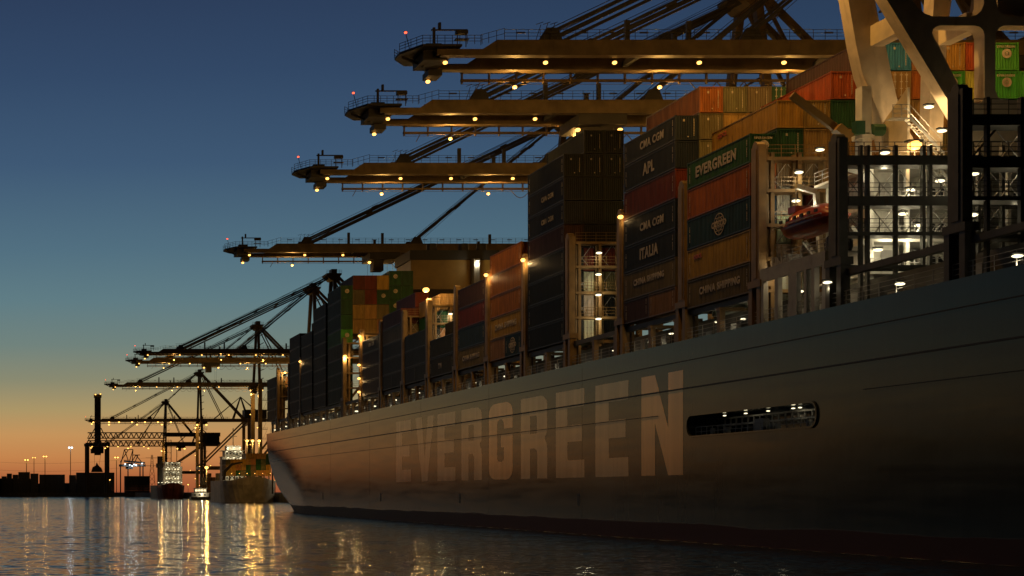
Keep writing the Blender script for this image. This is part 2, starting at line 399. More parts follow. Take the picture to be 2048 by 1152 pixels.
def container(bay, D0, row, tier, z, h, c, Ln=12.19, fine=True, text=None, end=None, yoff=0, half=''):
    body, frame = cont_body(Ln, h-.05, fine)
    o = link('shipping_container', body); o.location = (XS + row*PITCH, D0 + yoff, z)
    col = [v*random.uniform(.85, 1.12) for v in PAL[c]]; o.color = (*col, 1)
    extra = ''
    if frame is not None:
        f = link('corner_frame', frame, o); f.color = (*[v*.8 for v in col], 1)
    hh = h-.05
    if text:
        txt, size, sx, mat, yy, zz = text
        lettering(o, txt, (-.005, Ln*yy, hh*zz), size, 'side', mat, (.055 if size > 1.3 else .04) if size > .7 else .012, sx)
        extra = ' with red lettering' if mat is M_textred else ' with white lettering'
    if end == 'disc':
        emblem(o, 'disc', (CW*.53, -.02, hh*.6)); lettering(o, 'EVERGREEN', (CW*.5, -.01, hh*.84), .27, 'end', None, .008); extra = extra or ' with round white emblem'
    elif end == 'disc_only':
        emblem(o, 'disc', (CW*.53, -.02, hh*.6)); extra = extra or ' with round white emblem'
    elif end == 'door':
        for (a, bb) in door_mesh(hh):
            d = link('door', a, o); d.color = o.color; link('lock_rod', bb, d)
        extra = ' with door rods'
    elif end == 'marks' or end == 'marks2':                 # painted numbers and a placard
        m = _marks(); k = link('lettering', m, o); k.location = (0, -.01, hh*.5); 
    elif end:
        lettering(o, end, (CW*.38, -.01, hh*.82), .42, 'end', None, .01); extra = ' with small white lettering'
    if fine and row == 0:
        k = link('lettering', _code(), o); k.location = (-.012, .55, hh*.5)
        k = link('lettering', _code(), o); k.location = (-.012, Ln-.55, hh*.45)
    if half: half = ' ' + half
    tag(o, '%s%s%s container%s, %s tier, %s, %s' % (half.strip() + (' ' if half else ''), CNAME[c], ' short' if Ln < 8 else '', extra, ORD[tier], rowname(row), bay), 'container', 'containers stacked on the moored ship')
    return o
_mk = []
def _marks():
    if not _mk:
        m = MB(); x = CW*.78
        for k in range(11): m.box(x, x+.075, -.012, .0, .75-k*.155, .86-k*.155)
        m.box(CW*.33, CW*.41, -.012, 0, .6, .82); m.box(CW*.52, CW*.57, -.012, 0, -.95, -.82)
        o = m.build('lettering', M_text); _mk.append(o.data); bpy.data.objects.remove(o)
    return _mk[0]
_sc = []
def _code():
    if not _sc:
        m = MB()
        for k in range(11):
            if k != 4: m.box(0, .012, -.05, .05, .75-k*.14, .84-k*.14)
        o = m.build('lettering', M_text); _sc.append(o.data); bpy.data.objects.remove(o)
    return _sc[0]
CS = lambda: ('CHINA SHIPPING', .95, 1.0, None, .5, .55)
def column(bay, D0, row, z, spec, fine=True, first=0, Ln=12.19):
    """spec: list of (colour, height, dict)"""
    for i, s in enumerate(spec):
        c, h, kw = s[0], s[1], (s[2] if len(s) > 2 else {})
        if i >= first and c != '-':
            if kw.get('pair'):
                c2, kw2 = kw['pair']
                container(bay, D0, row, i, z, h, c, 6.05, fine, half='forward', **{k: v for k, v in kw.items() if k != 'pair'})
                container(bay, D0, row, i, z, h, c2, 6.05, fine, yoff=6.12, half='after', **kw2)
            else: container(bay, D0, row, i, z, h, c, Ln, fine, **kw)
        z += h
BAY = {'A': 'bay beside lifeboat', 'B': 'second bay from lifeboat', 'C': 'third bay from lifeboat', 'D': 'orange fourth bay', 'E': 'fifth bay', 'F': 'sixth bay',
       'G': 'seventh bay', 'H': 'eighth bay', 'I': 'ninth bay', 'K': 'tall bay by funnel', 'L': 'bay abaft funnel', 'M': 'third last bay', 'N': 'second last bay', 'O': 'sternmost bay'}
h = 2.53
MK = {'end': 'marks'}
A = 131.8
column(BAY['A'], A, 0, 22.3, [('d', 2.74, {'text': ('CHINA SHIPPING', .92, 1, None, .47, .52)}), ('y', 2.93, {'text': ('OOCL', .55, 1, M_textred, .82, .7)}), ('b', 2.9),
       ('o', 2.9), ('g', 2.6, {'text': ('EVERGREEN', 1.35, 1.0, None, .53, .5), 'end': 'disc'})])
LOW = [('w', h, {'end': 'door'}), ('w', h, {'end': 'door'})]
column(BAY['A'], A, 1, 21.6, LOW+[('w', h, MK), ('w', h, MK), ('d', h), ('g', h, MK), ('y', h, {'text': ('OOCL', .6, 1, M_textred, .83, .72)})])
column(BAY['A'], A, 2, 21.6, [('w', h), ('w', h, {'end': 'door'}), ('t', h), ('r', h), ('d', h), ('t', h), ('t', h, MK)])
column(BAY['A'], A, 3, 21.6, [('r', h), ('t', h), ('o', h, {'end': 'disc_only'}), ('o', h, {'end': 'disc_only'}), ('t', h), ('t', h), ('g', h), ('R', h, MK)])
for r_, top in ((4, 'tttm'), (5, 'tttB'), (6, 'ttot'), (7, 'dtGy'), (8, 'dglR'), (9, 'tdGG'), (10, 'ttG')):
    ends = {'m': 'marks', 'B': 'marks', 'R': 'marks', 'G': 'disc', 'y': 'marks', 't': None, 'l': None, 'o': None, 'd': None, 'g': None}
    column(BAY['A'], A, r_, 21.6, [('-', h)]*5 + [(c, h, {'end': 'door' if (r_, i) == (5, 2) else ends[c]}) for i, c in enumerate(top)])
CMA = lambda s=.95: ('CMA CGM', s, 1, None, .44, .5)
column(BAY['B'], 146.6, 0, 22.5, [('p', 2.45, {'pair': ('m', {})}), ('d', 2.9, {'text': ('CHINA SHIPPING', .85, 1, None, .5, .55)}), ('n', 2.72, {'text': ('ITALIA', 1.55, .85, None, .5, .52)}),
       ('n', 2.95, {'text': CMA(1.1)}), ('r', 2.95), ('n', 2.72, {'text': ('APL', 1.6, .9, None, .5, .5)}), ('n', 2.5, {'text': CMA(1.1), 'end': 'marks'})])
h2 = 2.62; zb = 44.5-8*h2
for r_, top in ((1, 'ddo'), (2, 'dtd'), (3, 'td'), (4, 'g'), (5, 'R')):
    k = len(top)
    column(BAY['B'], 146.6, r_, zb, [('-', h2)]*(8-k) + [(c, h2, {'end': {'g': 'door', 'R': 'tex', 'd': 'marks', 't': None, 'o': 'marks'}[c]}) for c in top])
h3 = 2.77
CM2 = lambda: ('CMA CGM', .8, 1, M_textdim, .44, .5)
column(BAY['C'], 176., 0, 22.4, [('x', h3), ('x', h3), ('x', h3), ('x', h3), ('m', h3), ('n', h3, {'text': CM2()}), ('n', h3, {'text': CM2()}), ('x', h3, MK)])
column(BAY['C'], 176., 1, 22.4, [('w', h3, {'end': 'door'}), ('w', h3, {'end': 'door'}), ('w', h3, {'end': 'door'}), ('r', h3), ('x', h3), ('x', h3), ('x', h3), ('x', h3, MK), ('x', h3, MK)])
column(BAY['C'], 176., 2, 22.4, [('x', h3), ('x', h3), ('d', h3), ('r', h3), ('x', h3), ('x', h3), ('x', h3), ('x', h3, MK), ('x', h3, MK)])
h4 = 2.87
column(BAY['D'], 190.8, 0, 22.4, [('b', h4, {'pair': ('p', {})}), ('y', h4, {'text': ('CHINA SHIPPING', 1.0, 1, None, .48, .5)}), ('o', h4), ('o', h4), ('o', h4)])
column(BAY['D'], 190.8, 1, 22.4, [('-', h4)]*4 + [('r', h4)])
column(BAY['E'], 205.3, 0, 22.4, [('d', 2.92, {'text': ('CHINA SHIPPING', .9, 1, None, .5, .5)}), ('b', 2.92), ('r', 2.92), ('m', 2.92)])
column(BAY['F'], 219.8, 0, 22.4, [('k', 2.9, {'text': ('YM', 1.1, 1, None, .55, .5)}), ('k', 2.9)])
column(BAY['F'], 219.8, 1, 22.4, [('-', 2.9)]*2 + [('k', 2.7)])
column(BAY['G'], 234.5, 0, 22.4, [('k', 2.65, {'pair': ('k', {})}), ('n', 2.65), ('k', 2.65)], False)
column(BAY['G'], 234.5, 1, 22.4, [('-', 2.7), ('d', 2.7), ('t', 2.7), ('g', 2.7), ('t', 2.7)], False)
column(BAY['H'], 249., 0, 22.4, [('k', 2.6, {'pair': ('k', {})}), ('k', 2.6), ('n', 2.6), ('d', 2.6), ('r', 2.6)], False)
column(BAY['H'], 249., 1, 22.4, [('-', 2.6)]*3 + [('d', 2.6), ('r', 2.6), ('r', 2.6)], False)
column(BAY['I'], 264., 0, 22.4, [('m', 2.55), ('m', 2.55), ('m', 2.55), ('k', 2.55, {'text': CMA(.8)})], False)
GE = {'end': 'disc_only'}
column(BAY['K'], 294., 0, 22.4, [('g', h4, GE), ('g', h4, GE), ('g', h4), ('d', h4), ('G', h4, GE), ('g', h4), ('g', h4), ('g', h4, GE)], False)
for r_, zbase, top, em in ((1, 21.5, 'ttdr', ''), (2, 21.5, 'ttrr', ''), (3, 21.5, 'tdgy', 'g'), (4, 22.4, 'dggg', 'g'), (5, 22.4, 'rrgg', ''), (6, 22.4, 'rr', '')):
    k = len(top); n_ = 9 if r_ < 6 else 7
    column(BAY['K'], 294., r_, zbase, [('-', h4)]*(n_-k) + [(c, h4, dict(GE) if c == em else {}) for c in top], False)
column(BAY['L'], 308.2, 0, 22.4, [(c, 2.66) for c in 'kknknkkk'], False)
column(BAY['M'], 322., 0, 22.4, [(c, 2.85) for c in 'kknkkk'], False); column(BAY['M'], 322., 1, 22.4, [('-', 2.85)]*6 + [('o', 2.85)], False)
column(BAY['N'], 335.5, 0, 22.4, [(c, 3.0) for c in 'knkkkm'], False)
column(BAY['O'], 365.7, 0, 22.4, [('y', 2.65, {'end': 'door'}), ('y', 2.65, {'end': 'door'}), ('d', 2.65), ('d', 2.65, GE)], False)
column(BAY['O'], 365.7, 1, 22.4, [('-', 2.65)]*2 + [('t', 2.65), ('t', 2.65)], False)
# printed globe on the blue box of the outer stack
for o in list(COL.objects):
    if o.name.startswith('shipping_container') and abs(o.location.x-XS) < .01 and o.color[2] > o.color[0]*4:
        d = o.location.y
        if abs(d-A) < .1 and o.location.z > 27:
            emblem(o, 'globe', (0, 12.19*.47, 1.4)); lettering(o, 'COSCO', (-.03, 12.19*.47, 1.4), .75, 'side', None, .03)
            o['label'] = 'blue container with white globe emblem, third tier, outermost row, bay beside lifeboat'
        elif abs(d-190.8) < .1:
            emblem(o, 'globe', (0, 3.1, 1.4)); lettering(o, 'COSCO', (-.03, 3.1, 1.4), .75, 'side', None, .03)
            o['label'] = 'short blue container with white globe emblem under the yellow-ochre one, orange fourth bay'

# ------------------------------------------------------------------ the big ship
ship = empty('container_ship', (95, 220, 0), 'long green container ship moored along the quay with tall white hull letters', 'ship')
IS = Matrix.Translation((-95, -220, 0))
def part(o, parent=ship):
    """keep world coordinates under the ship"""
    o.parent = parent
    if parent is ship: o.matrix_basis = IS @ o.matrix_basis
    return o
HX, HT = 65.0, 19.4
def inset(y, z):
    s = min(1, max(0, (y-328)/50)); s = s**1.7
    pts = [(-4, 12.5), (-2, 10), (.3, 7.3), (2.4, 5.4), (4.7, 3.7), (6.6, 2.6), (9.7, 1.5), (13, .6), (16, .2), (19.4, 0)]
    for (a, ia), (b_, ib) in zip(pts, pts[1:]):
        if z <= b_: return s*(ia + (ib-ia)*max(0, (z-a))/(b_-a))
    return 0
ys = [-10, 60, 96, 150, 200, 250, 300, 328] + [330+2*k for k in range(24)] + [378]
zs = [-4, -2, -.5, .3, 1.2, 2.4, 3.5, 4.7, 6.6, 8, 9.7, 11.3, 13, 16, 19.4]
vs, fs = [], []; nz = len(zs)
for y in ys:
    for z in zs: vs.append((HX + inset(y, z), y, z))
no = len(vs)
for y in ys:
    for z in zs: vs.append((124 - inset(y, z), y, z))
for i in range(len(ys)-1):
    for j in range(nz-1):
        a = i*nz+j; fs.append((a, a+nz, a+nz+1, a+1)); fs.append((no+a, no+a+1, no+a+nz+1, no+a+nz))
    a = i*nz; fs.append((a+nz-1, a+2*nz-1, no+a+2*nz-1, no+a+nz-1)); fs.append((a, no+a, no+a+nz, a+nz))
for i in (0, len(ys)-1):
    loop = [i*nz+j for j in range(nz)] + [no+i*nz+j for j in reversed(range(nz))]; fs.append(tuple(loop))
hull = MB().add(vs, fs).build('hull', M_hull)
# mooring deck opening cut through the ship's side
OA, OB, OZ0, OZ1 = 120.5, 143.6, 10.05, 12.1
c = MB(); pts = []
for cy, cz, a0 in ((OB-.95, OZ1-.95, 0), (OA+.95, OZ1-.95, 90), (OA+.95, OZ0+.95, 180), (OB-.95, OZ0+.95, 270)):
    for k in range(7):
        a = R(a0+15*k); pts.append(Vector((HX-1, cy+.95*math.cos(a), cz+.95*math.sin(a))))
cut = c.prism(pts, (5, 0, 0)).build('cutter', M_hull)
bo = hull.modifiers.new('cut', 'BOOLEAN'); bo.operation = 'DIFFERENCE'; bo.object = cut; bo.solver = 'EXACT'
dg = bpy.context.evaluated_depsgraph_get(); me = bpy.data.meshes.new_from_object(hull.evaluated_get(dg)); hull.modifiers.clear(); me.polygons.foreach_set('use_smooth', [True]*len(me.polygons)); me.set_sharp_from_angle(angle=R(30)); hull.data = me; bpy.data.objects.remove(cut)
part(hull)
mo = MB()
mo.rail((HX+.35, OA+1, OZ0), (HX+.35, OB-1, OZ0), .9, 1.1, .05, 1)
for k in range(19): mo.bar((HX+2.6, OA+1.2+k*1.1, OZ0+.7), (HX+2.6, OA+1.2+k*1.1, OZ1-.35), .12)
mo.box(HX+2.4, HX+2.7, OA+.8, OB-.8, OZ0+.95, OZ0+1.1); mo.box(HX+2.4, HX+2.7, OA+.8, OB-.8, OZ1-.45, OZ1-.3)
for y in (124, 129, 130, 134, 138, 141): mo.tube((HX+1.2, y, OZ0), (HX+1.2, y, OZ0+.75), .22)
mo.box(HX+.9, HX+1.5, 131, 132.6, OZ0, OZ0+1.2)
part(mo.build('mooring_deck_fittings', M_grey))
for y, p in ((123, 8), (126.2, 0), (127.3, 8), (131.5, 0), (135.5, 5), (139.5, 0)): part(lamp(None, (HX+1.6, y, OZ1-.2), 'white', .13, p, 'mooring_deck_lamp'))
rim = MB()
n = len(pts)
for k in range(n):
    a, b_ = pts[k], pts[(k+1) % n]; a = Vector((HX-.06, a.y, a.z)); b_ = Vector((HX-.06, b_.y, b_.z)); rim.bar(a, b_, .16)
part(rim.build('opening_rim', M_hull))
# plate strakes: narrow proud lines along the side
for z, y0, y1, w in ((17.4, 60, 372, .04), (14.75, 60, 374, .07), (12.4, 150, 372, .03), (12.6, 60, 114, .03)):
    m = MB(); prev = None
    yy = [y0 + (y1-y0)*k/60 for k in range(61)]
    for a, b_ in zip(yy, yy[1:]):
        xa, xb = HX+inset(a, z), HX+inset(b_, z)
        m.add([(xa-.06, a, z-w), (xa-.06, a, z+w), (xb-.06, b_, z+w), (xb-.06, b_, z-w), (xa+.02, a, z-w), (xa+.02, a, z+w), (xb+.02, b_, z+w), (xb+.02, b_, z-w)],
              [(0, 1, 2, 3), (1, 5, 6, 2), (0, 3, 7, 4)])
    part(m.build('strake', M_black))
m = MB()
for y in (303, 270.0, 236.5, 203, 170): m.box(HX-.012, HX+.02, y-.03, y+.03, 1.9, HT-.3)
part(m.build('plate_seam', M_hull))
# fender marks and draught scale
m = MB()
for y in (310, 262, 216, 171): m.box(HX-.02, HX+.05, y-.35, y+.35, 3.2, 4.6)
part(m.build('tug_push_mark', M_steel))
# the word on the side: heavy condensed capitals, built as filled outlines with holes
def E_(): return [[(0,0),(1,0),(1,.2),(.42,.2),(.42,.41),(.92,.41),(.92,.6),(.42,.6),(.42,.8),(1,.8),(1,1),(0,1)]]
def V_(): return [[(.36,0),(.66,0),(1,1),(.68,1),(.52,.36),(.36,1),(0,1)]]
def arc(cx, cy, rx, ry, a0, a1, n=7): return [(cx+rx*math.cos(R(a0+(a1-a0)*k/n)), cy+ry*math.sin(R(a0+(a1-a0)*k/n))) for k in range(n+1)]
def R_(): return [[(0,0),(.36,0),(.36,.37)] + arc(.5,.3,.13,.07,90,0,4) + [(.63,0),(1,0),(1,.36)] + arc(.86,.37,.13,.1,0,60,3) + [(.9,.5)] + arc(.86,.58,.13,.08,-60,0,3) + [(.99,.8)] + arc(.75,.86,.25,.14,0,90) + [(0,1)],
                  [(.36,.55),(.6,.55),(.62,.58),(.62,.74),(.6,.77),(.36,.77)]]
def G_(): return [arc(.27,.14,.27,.14,270,180) + arc(.27,.86,.27,.14,180,90) + arc(.73,.86,.27,.14,90,0) + [(1,.66),(.64,.66),(.64,.72)] + arc(.5,.72,.14,.07,0,180,6) + [(.36,.27)] + arc(.5,.27,.14,.04,180,360,6) + [(.64,.42),(.52,.42),(.52,.58),(1,.58),(1,.14)] + arc(.73,.14,.27,.14,0,-90)]
def N_(): return [[(0,0),(.34,0),(.34,.52),(.66,0),(1,0),(1,1),(.66,1),(.66,.46),(.34,1),(0,1)]]
LET = [('E', 792.5, 822), ('V', 831, 868), ('E', 875, 911), ('R', 923, 964), ('G', 978, 1025.5), ('R', 1042, 1095), ('E', 1112, 1169), ('E', 1191, 1257), ('N', 1283, 1366)]
for ch, xa, xb in LET:
    ya, yb = HX*F/(xa-X0), HX*F/(xb-X0)
    cu = bpy.data.curves.new('hull_letter', 'CURVE'); cu.dimensions = '2D'; cu.fill_mode = 'BOTH'; cu.extrude = .003
    for loop in {'E': E_, 'V': V_, 'R': R_, 'G': G_, 'N': N_}[ch]():
        s = cu.splines.new('POLY'); s.points.add(len(loop)-1); s.use_cyclic_u = True
        for p, (u, v) in zip(s.points, loop): p.co = (u*(ya-yb), v*10.1, 0, 1)
    o = bpy.data.objects.new('hull_letter', cu); COL.objects.link(o)
    dg = bpy.context.evaluated_depsgraph_get(); me = bpy.data.meshes.new_from_object(o.evaluated_get(dg)); bpy.data.objects.remove(o)
    me.materials.clear(); me.materials.append(M_letterlit if ch in 'GN' else M_letter)
    o = link('hull_letter', me)
    o.matrix_basis = Matrix.Translation((HX-.007, ya, 6.45)) @ Matrix(((0, 0, -1), (-1, 0, 0), (0, 1, 0))).to_4x4()
    part(o)
    if ch == 'G': o['label'] = 'lamplit orange letter in the middle of the word'
    if ch == 'N': o['label'] = 'lamplit orange last letter of the word'

# deck edge: coaming, longitudinal girder, stanchions, handrail, small lamps
BAYS = [131.8, 146.6, 161.3, 176., 190.8, 205.3, 219.8, 234.5, 249., 264., 279., 294., 308.2, 322., 335.5, 350.5, 365.7]
m = MB(); m.box(68.2, 68.6, 62, 374, HT+.01, 21.6); m.box(68.6, 120, 132, 374, 20.6, 21.55)
part(m.build('hatch_coaming', M_steel))
m = MB()
for a, b_ in ((62, 118), (131.8, 374)): m.box(65.5, 66.1, a, b_, 21.75, 22.25)
part(m.build('stack_girder', M_steel))
for d in BAYS:
    for k in (0.2, 6.1):
        m = MB()
        m.box(65.25, 65.75, d+k-.3, d+k+.3, HT, 21.75); m.box(65.2, 67.8, d+k-.32, d+k+.32, 21.45, 21.74)
        part(m.build('stanchion', M_lash))
m = MB(); y = 96
while y < 372:
    w = random.uniform(1.5, 5); xa, xb = HX+inset(y, 0)-.02, HX+inset(y+w, 0)-.02; d_ = random.uniform(.15, .5)
    m.add([(xa, y, .02), (xb, y+w, .02), (xb-d_*.4, y+w, .02), (xa-d_, y+w*.5, .02)], [(0, 1, 2, 3)]); y += w*random.uniform(.9, 1.3)
tag(m.build('waterline_foam', M_foam), kind='stuff')
m = MB(); m.rail((65.3, 62, HT), (65.3, 374, HT), 1.1, 2.2, .05, 2)
for y in range(64, 374, 5): m.box(67.5, 67.9, y, y+1.2, HT, HT+random.uniform(.5, 1.6))
part(m.build('side_passage_rail', M_grey))
for k, d in enumerate(BAYS):
    for off in (3.2, 9.4):
        if random.random() < .2 and d < 290: continue
        part(lamp(None, (66.2+random.uniform(0, .6), d+off+random.uniform(-1, 1), HT+1.0+random.uniform(-.2, .5)), 'white', .2 if d < 180 else .3, 18 if d < 260 else 25, 'passage_lamp'))
for px, py, d in ((2035, 512, 97), (1800, 568, 110), (1655, 565, 119)):
    part(lamp(None, P(px, py, d), 'white', .28, 25, 'passage_lamp'))

# lashing bridges: transverse steel frames between the bays
def lashing(D, x1=124, top=34.5, dep=1.3, mat=None, floors=(22.4, 25.2, 28.1, 31.1, 33.9), posts=2, base=HT, thick=.28, deep=(), px=None):
    mat = mat or M_lash
    m = MB(); y0, y1 = D, D+dep; xs = 66.2; k = 0
    if px:
        for p_ in px: m.box(p_-.11, p_+.11, y0+.05, y0+.4, base, top-.6)
    while xs < x1 and not px:
        m.box(xs, xs+.32, y0+.05, y0+.4, base, top-.6)
        if not deep: m.box(xs, xs+.3, y1-.4, y1-.05, base, top-.6)
        xs += PITCH*posts/2*(1 if not deep else (.75, 1.25)[k % 2]); k += 1
    for z in floors:
        t_ = .75 if z in deep else thick
        m.box(65.85, x1, y0, y1, z-t_, z)
    k = 0; xs = 66.2
    while xs + PITCH*2 < x1 and k < 8:
        for za, zb_ in list(zip(floors, floors[1:]))[:3]:
            if (k + int(za)) % 3 == 0: m.bar((xs+.3, y1-.2, za+.1), (xs+PITCH*1.0, y1-.2, zb_-.4), .14)
        xs += PITCH*2; k += 1
    fr = m.build('lashing_bridge', mat); part(fr)
    o = MB()
    o.box(65.12, 65.8, y0-.02, y1+.02, 23.2, top); o.box(65.05, 65.11, y0+.35, y1-.35, 23.4, top-.3)
    o.box(65.0, 66.0, y0-.45, y1+.45, 22.6, 23.2)
    o.box(65.05, 65.8, y0-.35, y0+.25, HT, 22.6); o.box(65.05, 65.8, y1-.25, y1+.35, HT, 22.6)
    o.tube((65.1, (y0+y1)/2, top), (65.8, (y0+y1)/2, top), .45)
    o.build('outer_post', mat, None); po = COL.objects[-1]
    po.parent = fr; po.matrix_basis = fr.matrix_basis.inverted() @ IS
    ld_ = MB(); xs = 66.0; k = 0
    while xs + PITCH < x1 and k < 14:
        for z in floors[1:-1]:
            ld_.bar((xs+.5, y1+.1, z+.2), (xs+PITCH-.1, y1+.25, z+2.5), .05); ld_.bar((xs+PITCH-.5, y1+.15, z+.2), (xs+.1, y1+.3, z+2.5), .05)
            ld_.bar((xs+.5, y1+.1, z+.2), (xs+.85, y1+.12, z+.7), .1)
        xs += PITCH; k += 1
    lo_ = ld_.build('lashing_rods', M_grey); lo_.parent = fr; lo_.matrix_basis = fr.matrix_basis.inverted() @ IS
    r_ = MB()
    for z in floors[1:]: r_.rail((65.9, y0+.05, z), (x1, y0+.05, z), 1.05, PITCH/2, .05, 2)
    ro = r_.build('guard_rail', mat); ro.parent = fr; ro.matrix_basis = fr.matrix_basis.inverted() @ IS
    return fr
def lb_lamp(fr, loc, **kw):
    o = lamp(None, (0, 0, 0), **kw); o.parent = fr; o.matrix_basis = fr.matrix_basis.inverted() @ IS @ Matrix.Translation(loc); return o
LB = {}
LB[0] = lashing(130.2, 90, 34.9)
LB[1] = lashing(117.6, 96, 32.6, 1.5, M_steel, (22.6, 25.2, 28.0, 31.2), deep=(28.0, 31.2), px=[(p_-17)*117.6/3000 for p_ in (1724, 1738, 1794, 1849, 1863, 1915, 1960, 2008, 2050, 2110)])
LB[2] = lashing(102.4, 96, 32.4, 1.6, M_steel, (22.4, 25.0, 27.7, 30.6), deep=(30.6, 27.7), px=[(p_-17)*102.4/3000 for p_ in (1932, 1978, 2046, 2110, 2200)])
for d, x1 in ((144.6, 74), (159.3, 70), (174.2, 80), (189.2, 72), (203.7, 72), (218.2, 76), (232.9, 80), (247.4, 74), (262.4, 70), (277.4, 74), (291.9, 82), (334.6, 72), (348.6, 72), (363.6, 76)):
    LB[d] = lashing(d, x1)
# white lamps on the nearest frames
WL = 75
for px, py, d, fr, p in ((1598, 345, 129.6, 0, 130), (1592, 402, 129.6, 0, 130), (1555, 525, 129.8, 0, 60), (1640, 300, 129.8, 0, 0),
                   (1765, 335, 119.6, 1, WL), (1880, 362, 119.8, 1, WL), (1822, 380, 120.5, 1, WL), (1765, 407, 119.6, 1, WL*1.4), (1838, 451, 120.5, 1, WL), (1778, 473, 120.5, 1, WL*1.3),
                   (1818, 475, 120.5, 1, WL), (1884, 262, 120, 1, WL), (1770, 306, 120.3, 1, WL),
                   (2012, 243, 104.6, 2, 70), (2010, 326, 104.6, 2, 70), (2025, 401, 104.6, 2, 70),
                   (1704, 334, 119.6, 1, 0), (1806, 428, 120.5, 1, 50), (1756, 500, 120.5, 1, 60), (1835, 505, 120.5, 1, 50), (1925, 446, 116, 1, 0), (1948, 348, 116, 1, 30), (1992, 506, 110, 2, 40), (1945, 430, 104.4, 2, 30),
                   (1198, 506, 173.6, 174.2, 90), (1197, 549, 173.6, 174.2, 120), (1197, 590, 173.6, 174.2, 120), (1197, 638, 173.6, 174.2, 120),
                   (901, 628, 232.4, 232.9, 200), (901, 660, 232.4, 232.9, 200)):
    lb_lamp(LB[fr], P(px, py, d), kind='white', r=.29, power=p*.85, name='bridge_lamp', off=(0, -.3, -.5))
for px, py, d, fr, p in ((1829, 291, 120.4, 1, 350), (852, 580, 233.2, 232.9, 1500), (972, 550, 203.2, 203.7, 250), (1046, 520, 188.8, 189.2, 250), (1241, 434, 158.9, 159.3, 40),
                   (719, 672, 277., 277.4, 500), (718, 730, 277.2, 277.4, 60), (718, 757, 277.2, 277.4, 60), (718, 784, 277.2, 277.4, 60), (600, 723, 334, 334.6, 100), (570, 745, 363, 363.6, 400), (690, 712, 291.5, 291.9, 500)):
    lb_lamp(LB[fr], P(px, py, d), kind='sod', r=.5 if px in (852, 1829) else .28, power=p, name='work_lamp', col=(1, .62, .24))

# deckhouse block, bridge wing frames, embarkation arcade
m = MB()
FL = (22.6, 25.2, 28.0, 31.2)
DX0, DX1 = 69.5, 118
m.box(70.4, 72.9, 122.8, 129.2, HT, 31.0); m.box(72.901, 75.4, 126.4, 129.2, HT, 31.0); m.box(75.401, 78.9, 123.6, 129.2, HT, 31.0); m.box(78.901, 88, 125.4, 129.2, HT, 31.0); m.box(88.001, DX1, 122.8, 129.2, HT, 31.0)
for z in FL: m.box(DX0, DX1, 120.9, 129.4, z-.22, z)
for x in (69.5, 72.4, 76.6, 80.6, 84.8):
    m.box(x, x+.28, 121.0, 121.3, HT, 31.0)
deckhouse = part(m.build('deckhouse', M_white))
def sub(o, parent=deckhouse):
    o.parent = parent; o.matrix_basis = parent.matrix_basis.inverted() @ IS @ o.matrix_basis; return o
# arched openings and doors on its face, stairs and rails
m = MB()
def rrect(x0, x1, z0, z1, r, y):
    out = []
    for cx, cz, a0 in ((x1-r, z1-r, 0), (x0+r, z1-r, 90), (x0+r, z0+r, 180), (x1-r, z0+r, 270)):
        for k in range(5): a = R(a0+22.5*k); out.append(Vector((cx+r*math.cos(a), y, cz+r*math.sin(a))))
    return out
dm = MB()
for x0, x1, z0, z1, yw in ((71.4, 72.5, 22.7, 24.6, 122.8), (77.2, 78.2, 22.7, 24.6, 123.6), (73.6, 74.6, 25.3, 27.2, 126.4), (79.6, 80.6, 28.1, 30, 125.4), (71.2, 72.2, 28.1, 30.1, 122.8), (82, 83, 25.3, 27.2, 125.4)):
    sub(MB().prism(rrect(x0, x1, z0, z1, .3, yw-.06), (0, .1, 0)).build('door', M_grey))
wn = MB()
for z in (23.8, 26.5, 29.4):
    for x, yw in ((75.8, 123.6), (76.6, 123.6), (81.4, 125.4), (84, 125.4), (86, 125.4)): sub(MB().prism(rrect(x, x+.55, z-.3, z+.4, .15, yw-.07), (0, .1, 0)).build('porthole', M_black))
st = MB()
for xa, za, xb, zb_ in ((77.3, 22.6, 75.2, 25.2), (75.4, 25.2, 77.6, 28.0), (77.6, 28.0, 75.5, 31.2)):
    for yy in (121.7, 122.4): st.bar((xa, yy, za), (xb, yy, zb_), .09, .2); st.bar((xa, yy, za+1), (xb, yy, zb_+1), .05)
    for k in range(1, 11): t_ = k/11; st.box(xa+(xb-xa)*t_-.12, xa+(xb-xa)*t_+.12, 121.7, 122.4, za+(zb_-za)*t_-.02, za+(zb_-za)*t_+.02)
sub(st.build('stairway', M_white))
rl = MB()
for z in FL: rl.rail((DX0, 120.95, z), (DX1-20, 120.95, z), 1.05, 1.2, .045, 2)
rl.rail((DX0, 121, 31.2), (DX0, 129.3, 31.2), 1.05, 1.2, .045, 2)
for k in range(5): rl.bar((70+k*2.6, 120.6, 25.2), (72.2+k*2.6, 120.6, 28.), .08)
sub(rl.build('guard_rail', M_grey))
# forward dim face further right, behind the second lashing frame
def DP(x, y, D=121.): v = P(x, y, D); return v
